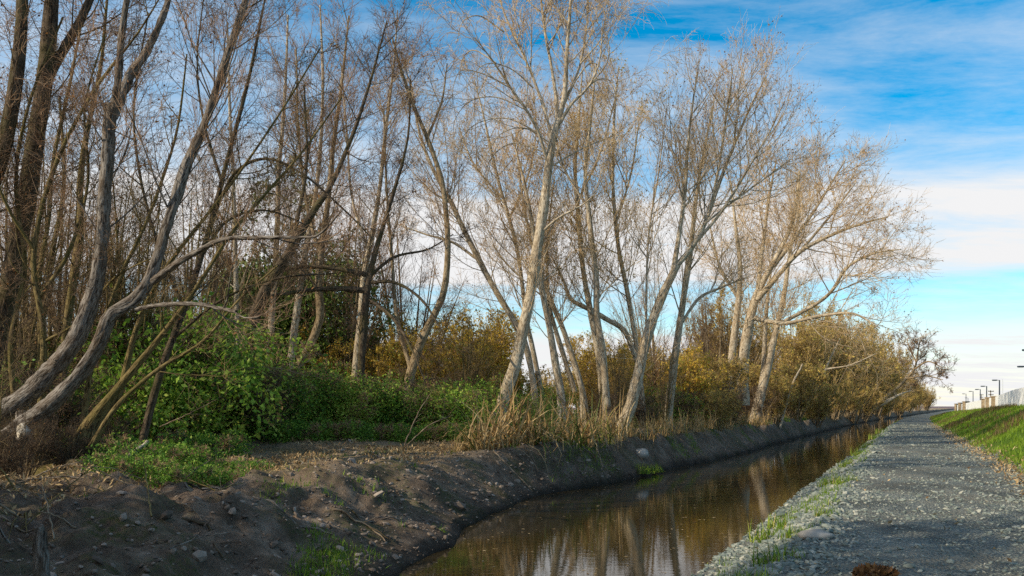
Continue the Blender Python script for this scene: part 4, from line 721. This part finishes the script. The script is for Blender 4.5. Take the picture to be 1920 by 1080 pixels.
def rock(label, loc, s, seed, mt_=M['rock'], group=None):
    rng = np.random.default_rng(seed); bm_v, f = ico()
    for _ in range(2):      # subdivide
        nv = list(bm_v); cache = {}; nf = []
        def midp(a, b):
            k = (min(a, b), max(a, b))
            if k not in cache: cache[k] = len(nv); nv.append(nrm((bm_v[a]+bm_v[b])/2))
            return cache[k]
        for a, b, c in f: ab, bc, ca_ = midp(a, b), midp(b, c), midp(c, a); nf += [(a, ab, ca_), (b, bc, ab), (c, ca_, bc), (ab, bc, ca_)]
        bm_v = np.array(nv); f = np.array(nf)
    d = 1+.7*(fbm(bm_v[:, 0]*1.6+seed, bm_v[:, 1]*1.6+bm_v[:, 2]*1.3, 4, seed)-.5); mb = MB(); mb.add(bm_v*d[:, None]*np.array(s), f)
    o = mb.build('rock', mt_); o.location = [float(q) for q in loc]; return tag(o, label, 'rock', group)
rock('pale rock on the bank top under the dry tussock', lay(1200, 32.6, .06), (.32, .25, .2), 1)
rock('grey clod boulder on the dirt slope at the bottom left', lay(215, 8.6, .02), (.16, .14, .09), 2, M['clod'])
rock('larger soil boulder on the dirt slope right of the first', lay(330, 8.9, .02), (.22, .18, .10), 3, M['clod'])
put('tuss', 232, 11.9, 'small yellowish dead grass clump on the near dirt bank', .4)
rock('flat pale stone near the crest of the stony slope', np.array([float(XL(10.9))+.12, 10.9, gz(float(XL(10.9))+.12, 10.9)+.03]), (.22, .13, .07), 5, M['rock'])
# heap of brown leaves on the path
rng = np.random.default_rng(3); g = ground_at(1642, 8.42); root = thing('leaf_pile', 'heap of rust brown dead leaves at the near edge of the path', 'leaves', g); mb = MB(); n = 520
a = rng.uniform(0, 6.28, n); r_ = np.sqrt(rng.random(n)); leaves(mb, np.stack([r_*.21*np.cos(a), r_*.16*np.sin(a), .08*(1-r_**2)*rng.uniform(.3, 1, n)+.02], -1), .06, 0, rng, .6, 1); mb.build('leaves', M['leaf_brown'], root, smooth=False)

# ---- the built things on top of the embankment
def box(mb, c, s, rz=0, mt_=0, bev=0):
    c = np.array(c); s = np.array(s)/2; q = np.array([(x, y, z) for z in (-1, 1) for x, y in ((-1, -1), (1, -1), (1, 1), (-1, 1))])*s
    R = np.array([[math.cos(rz), -math.sin(rz), 0], [math.sin(rz), math.cos(rz), 0], [0, 0, 1]]); mb.add(q@R.T+c, [[3, 2, 1, 0], [4, 5, 6, 7], [0, 1, 5, 4], [1, 2, 6, 5], [2, 3, 7, 6], [3, 0, 4, 7]], mt_)
wp = [(1944, 50), (1905, 60), (1869, 77), (1858, 84), (1846, 95), (1812, 145), (1796, 195)]
def wpt(px, Y): X = (px-CX)/FP*Y; return np.array([X, Y, gz(X, Y)])
W3 = [wpt(*q) for q in wp]; tops = [2.92, 2.84, 2.58, 2.55, 2.50, 2.40, 2.28]
root = thing('boundary_wall', 'low white wall with brown pillars along the top of the grassy embankment', 'wall', W3[0])
def panel(a, b, za, zb, th=.25):
    d = nrm(b-a); nn = np.array([-d[1], d[0], 0])*th/2; K = 9; V = []; 
    for t in np.linspace(0, 1, K):
        p = a+(b-a)*t; zt = za+(zb-za)*t; gzz = gz(p[0], p[1])-.3
        V += [[*(p-nn)[:2], gzz], [*(p+nn)[:2], gzz], [*(p+nn)[:2], zt], [*(p-nn)[:2], zt]]
    f = [[4*j+q, 4*j+4+q, 4*j+4+(q+1) % 4, 4*j+(q+1) % 4] for j in range(K-1) for q in range(4)]+[[3, 2, 1, 0], [4*K-4, 4*K-3, 4*K-2, 4*K-1]]
    mb = MB(); mb.add(np.array(V), f); mb.build('panel', M['white_wall'], root, smooth=False, origin=W3[0])
for j in (0, 1, 2, 3, 4): panel(W3[j], W3[j+1], tops[j], tops[j+1])
panel(W3[5], W3[6], tops[5], tops[6])
for px, Y, h in [(1868.5, 77.3, 2.56), (1857, 85, 2.56), (1849, 92.2, 2.5), (1812, 145, 2.62), (1803.5, 168, 2.55), (1796, 196, 2.5)]:
    p = wpt(px, Y); mb = MB(); box(mb, (p[0]-.12, p[1]-.12, (h+p[2])/2-.2), (.62*Y/85, .5, h-p[2]+.4), .45); box(mb, (p[0]-.12, p[1]-.12, h+.04), (.74*Y/85, .62, .08), .45); mb.build('pillar', M['pillar'], root, smooth=False, origin=W3[0])
def lamp(px_pole, Y, ztop, arm, label):
    X = (px_pole-CX)/FP*Y; z0 = gz(X, Y); root = thing('street_lamp', label, 'street lamp', (X, Y, z0), 'street lamps beyond the white wall'); H = ztop-z0
    mb = MB(); tubes(mb, np.array([[(0, 0, -.1), (0, 0, H*.5), (0, 0, H)]]), np.array([[.11, .10, .085]]), 10); box(mb, (0, 0, .06), (.42, .42, .12)); mb.build('pole', M['lamp_metal'], root, smooth=False)
    mb = MB(); box(mb, (-arm*.2, 0, H-.03), (arm*.5, .09, .07)); mb.build('arm', M['lamp_metal'], root, smooth=False)
    mb = MB(); box(mb, (-arm*.72, 0, H-.02), (arm*.6, .38, .16)); mb.build('lamp_head', M['lamp_metal'], root, smooth=False)
    mb = MB(); box(mb, (-arm*.72, 0, H-.112), (arm*.48, .28, .02)); mb.build('lens', M['lens'], root, smooth=False)
lamp(1874, 130, 5.7, .98, 'dark angular lamp post standing nearest over the white wall')
lamp(1850, 160, 5.55, .98, 'dark lamp post second along the row, by the distant utility pole')
lamp(1838, 185, 5.5, .98, 'dark lamp post third along the row')
lamp(1824.5, 225, 5.85, .98, 'dark lamp post fourth along the row')
lamp(1811.3, 265, 5.85, 1.05, 'dark lamp post fifth along the row at the end of the wall')
lamp(1815, 330, 5.4, 1.05, 'short far lamp post just beside the fifth one')
lamp(1926, 97, 6.15, .98, 'lamp post at the right picture edge with only its head in view')
lamp(1939, 80, 6.85, .98, 'lamp head tip at the right picture edge above another lamp head')
def upole(px, Y, ztop, arms, label):
    X = (px-CX)/FP*Y; z0 = gz(X, Y); root = thing('utility_pole', label, 'utility pole', (X, Y, z0)); H = ztop-z0; mb = MB(); tubes(mb, np.array([[(0, 0, -.2), (0, 0, H*.5), (0, 0, H)]]), np.array([[.2, .17, .13]]), 8); mb.build('pole', M['pole_wood'], root)
    for k in range(arms):
        mb = MB(); z = H-.4-k*1.15; w = 3.0-.4*k; box(mb, (0, -.2, z), (w, .16, .2), .5)
        for q in (-.45, -.2, .2, .45): box(mb, (math.cos(.5)*w*q, -.2+math.sin(.5)*w*q, z+.2), (.09, .09, .22), .5)
        mb.build('crossarm', M['pole_wood'], root, smooth=False)
upole(1857.5, 300, 7.6, 4, 'distant wooden utility pole with stacked crossarms beyond the lamp posts')
upole(1840, 420, 8.2, 2, 'faint farther utility pole between the lamp posts')
X = (1880-CX)/FP*140; z0 = gz(X, 140); mb = MB(); H = 6.2-z0; tubes(mb, np.array([[(0, 0, -.1), (0, 0, H/2), (0, 0, H)]]), np.array([[.05, .045, .035]]), 8); box(mb, (0, 0, .05), (.3, .3, .1)); o = mb.build('flag_pole', M['pole_white'], smooth=False); o.location = (X, 140, z0); tag(o, 'thin whitish pole right of the nearest lamp post', 'pole')

# ------------------------------------------------------------------ light, sky
SUN_EL, SUN_AZ = Rd(31), Rd(26)          # azimuth measured behind the picture's left
to_sun = np.array([-math.cos(SUN_AZ)*math.cos(SUN_EL), -math.sin(SUN_AZ)*math.cos(SUN_EL), math.sin(SUN_EL)])
from mathutils import Vector
sl = bpy.data.lights.new('sun', 'SUN'); sl.energy = 5.0; sl.angle = Rd(.5); sl.color = (1, .87, .66)
so = bpy.data.objects.new('sun', sl); C.objects.link(so); so.rotation_euler = Vector(to_sun).to_track_quat('Z', 'Y').to_euler()
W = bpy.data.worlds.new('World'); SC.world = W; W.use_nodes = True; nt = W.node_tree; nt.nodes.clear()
sky = nd(nt, 'ShaderNodeTexSky'); sky.sky_type = 'NISHITA'; sky.sun_disc = False; sky.sun_elevation = SUN_EL
sky.sun_rotation = math.atan2(to_sun[0], to_sun[1]); sky.air_density = 1.0; sky.dust_density = .3; sky.ozone_density = 2.0
hs = nd(nt, 'ShaderNodeHueSaturation', Saturation=1.65, Value=1.2); hs.inputs['Hue'].default_value = .487; lk(nt, sky.outputs[0], hs.inputs['Color'])
tc = nd(nt, 'ShaderNodeTexCoord'); sx = nd(nt, 'ShaderNodeSeparateXYZ'); lk(nt, tc.outputs['Generated'], sx.inputs[0])
zc = nd(nt, 'ShaderNodeMath', operation='MAXIMUM'); lk(nt, sx.outputs[2], zc.inputs[0]); zc.inputs[1].default_value = 0
za = nd(nt, 'ShaderNodeMath', operation='ADD'); lk(nt, zc.outputs[0], za.inputs[0]); za.inputs[1].default_value = .07
dx = nd(nt, 'ShaderNodeMath', operation='DIVIDE'); lk(nt, sx.outputs[0], dx.inputs[0]); lk(nt, za.outputs[0], dx.inputs[1])
dy = nd(nt, 'ShaderNodeMath', operation='DIVIDE'); lk(nt, sx.outputs[1], dy.inputs[0]); lk(nt, za.outputs[0], dy.inputs[1])
cb = nd(nt, 'ShaderNodeCombineXYZ'); lk(nt, dx.outputs[0], cb.inputs[0]); lk(nt, dy.outputs[0], cb.inputs[1])
mp = nd(nt, 'ShaderNodeMapping'); mp.inputs['Scale'].default_value = (.7, 1.55, 1); mp.inputs['Rotation'].default_value = (0, 0, Rd(14)); lk(nt, cb.outputs[0], mp.inputs['Vector']); cv = mp.outputs[0]; cn = noise(nt, cv, 1.5, 10, .70, .25); cn2 = noise(nt, cv, .5, 4, .5, .3)
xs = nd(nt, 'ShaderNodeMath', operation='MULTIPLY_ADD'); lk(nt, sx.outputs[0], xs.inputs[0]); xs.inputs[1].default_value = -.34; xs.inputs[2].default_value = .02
cov = ramp(nt, zc.outputs[0], [(0, 1.0), (.03, 1.05), (.072, 1.02), (.088, .42), (.130, .36), (.141, 1.08), (.215, 1.08), (.245, .48), (.33, .36), (.375, .20), (.42, .12), (.55, .32), (1, .40)])  # upper stops: unseen overhead cloud added to whiten and brighten the fill light
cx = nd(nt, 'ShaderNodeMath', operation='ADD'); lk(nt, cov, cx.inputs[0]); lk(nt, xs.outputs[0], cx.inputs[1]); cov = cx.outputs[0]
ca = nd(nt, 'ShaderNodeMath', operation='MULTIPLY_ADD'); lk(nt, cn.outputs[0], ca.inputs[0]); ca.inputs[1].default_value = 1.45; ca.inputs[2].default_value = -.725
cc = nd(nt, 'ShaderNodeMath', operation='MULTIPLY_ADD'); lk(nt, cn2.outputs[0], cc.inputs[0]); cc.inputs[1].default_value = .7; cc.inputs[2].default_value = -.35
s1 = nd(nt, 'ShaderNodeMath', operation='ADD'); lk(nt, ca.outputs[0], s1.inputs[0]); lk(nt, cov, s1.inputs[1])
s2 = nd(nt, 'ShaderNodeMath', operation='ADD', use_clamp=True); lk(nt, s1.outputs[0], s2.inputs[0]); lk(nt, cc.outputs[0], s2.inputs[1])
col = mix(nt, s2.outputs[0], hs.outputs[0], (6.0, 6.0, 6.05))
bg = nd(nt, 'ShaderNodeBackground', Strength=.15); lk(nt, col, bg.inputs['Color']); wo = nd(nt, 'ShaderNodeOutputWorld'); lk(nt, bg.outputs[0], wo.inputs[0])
SC.view_settings.view_transform = 'Standard'; SC.view_settings.look = 'None'; SC.view_settings.exposure = 0
SC.render.engine = 'CYCLES'; cy = SC.cycles; cy.max_bounces = 6; cy.diffuse_bounces = 2; cy.glossy_bounces = 3; cy.transmission_bounces = 3; cy.transparent_max_bounces = 4; cy.use_denoising = False
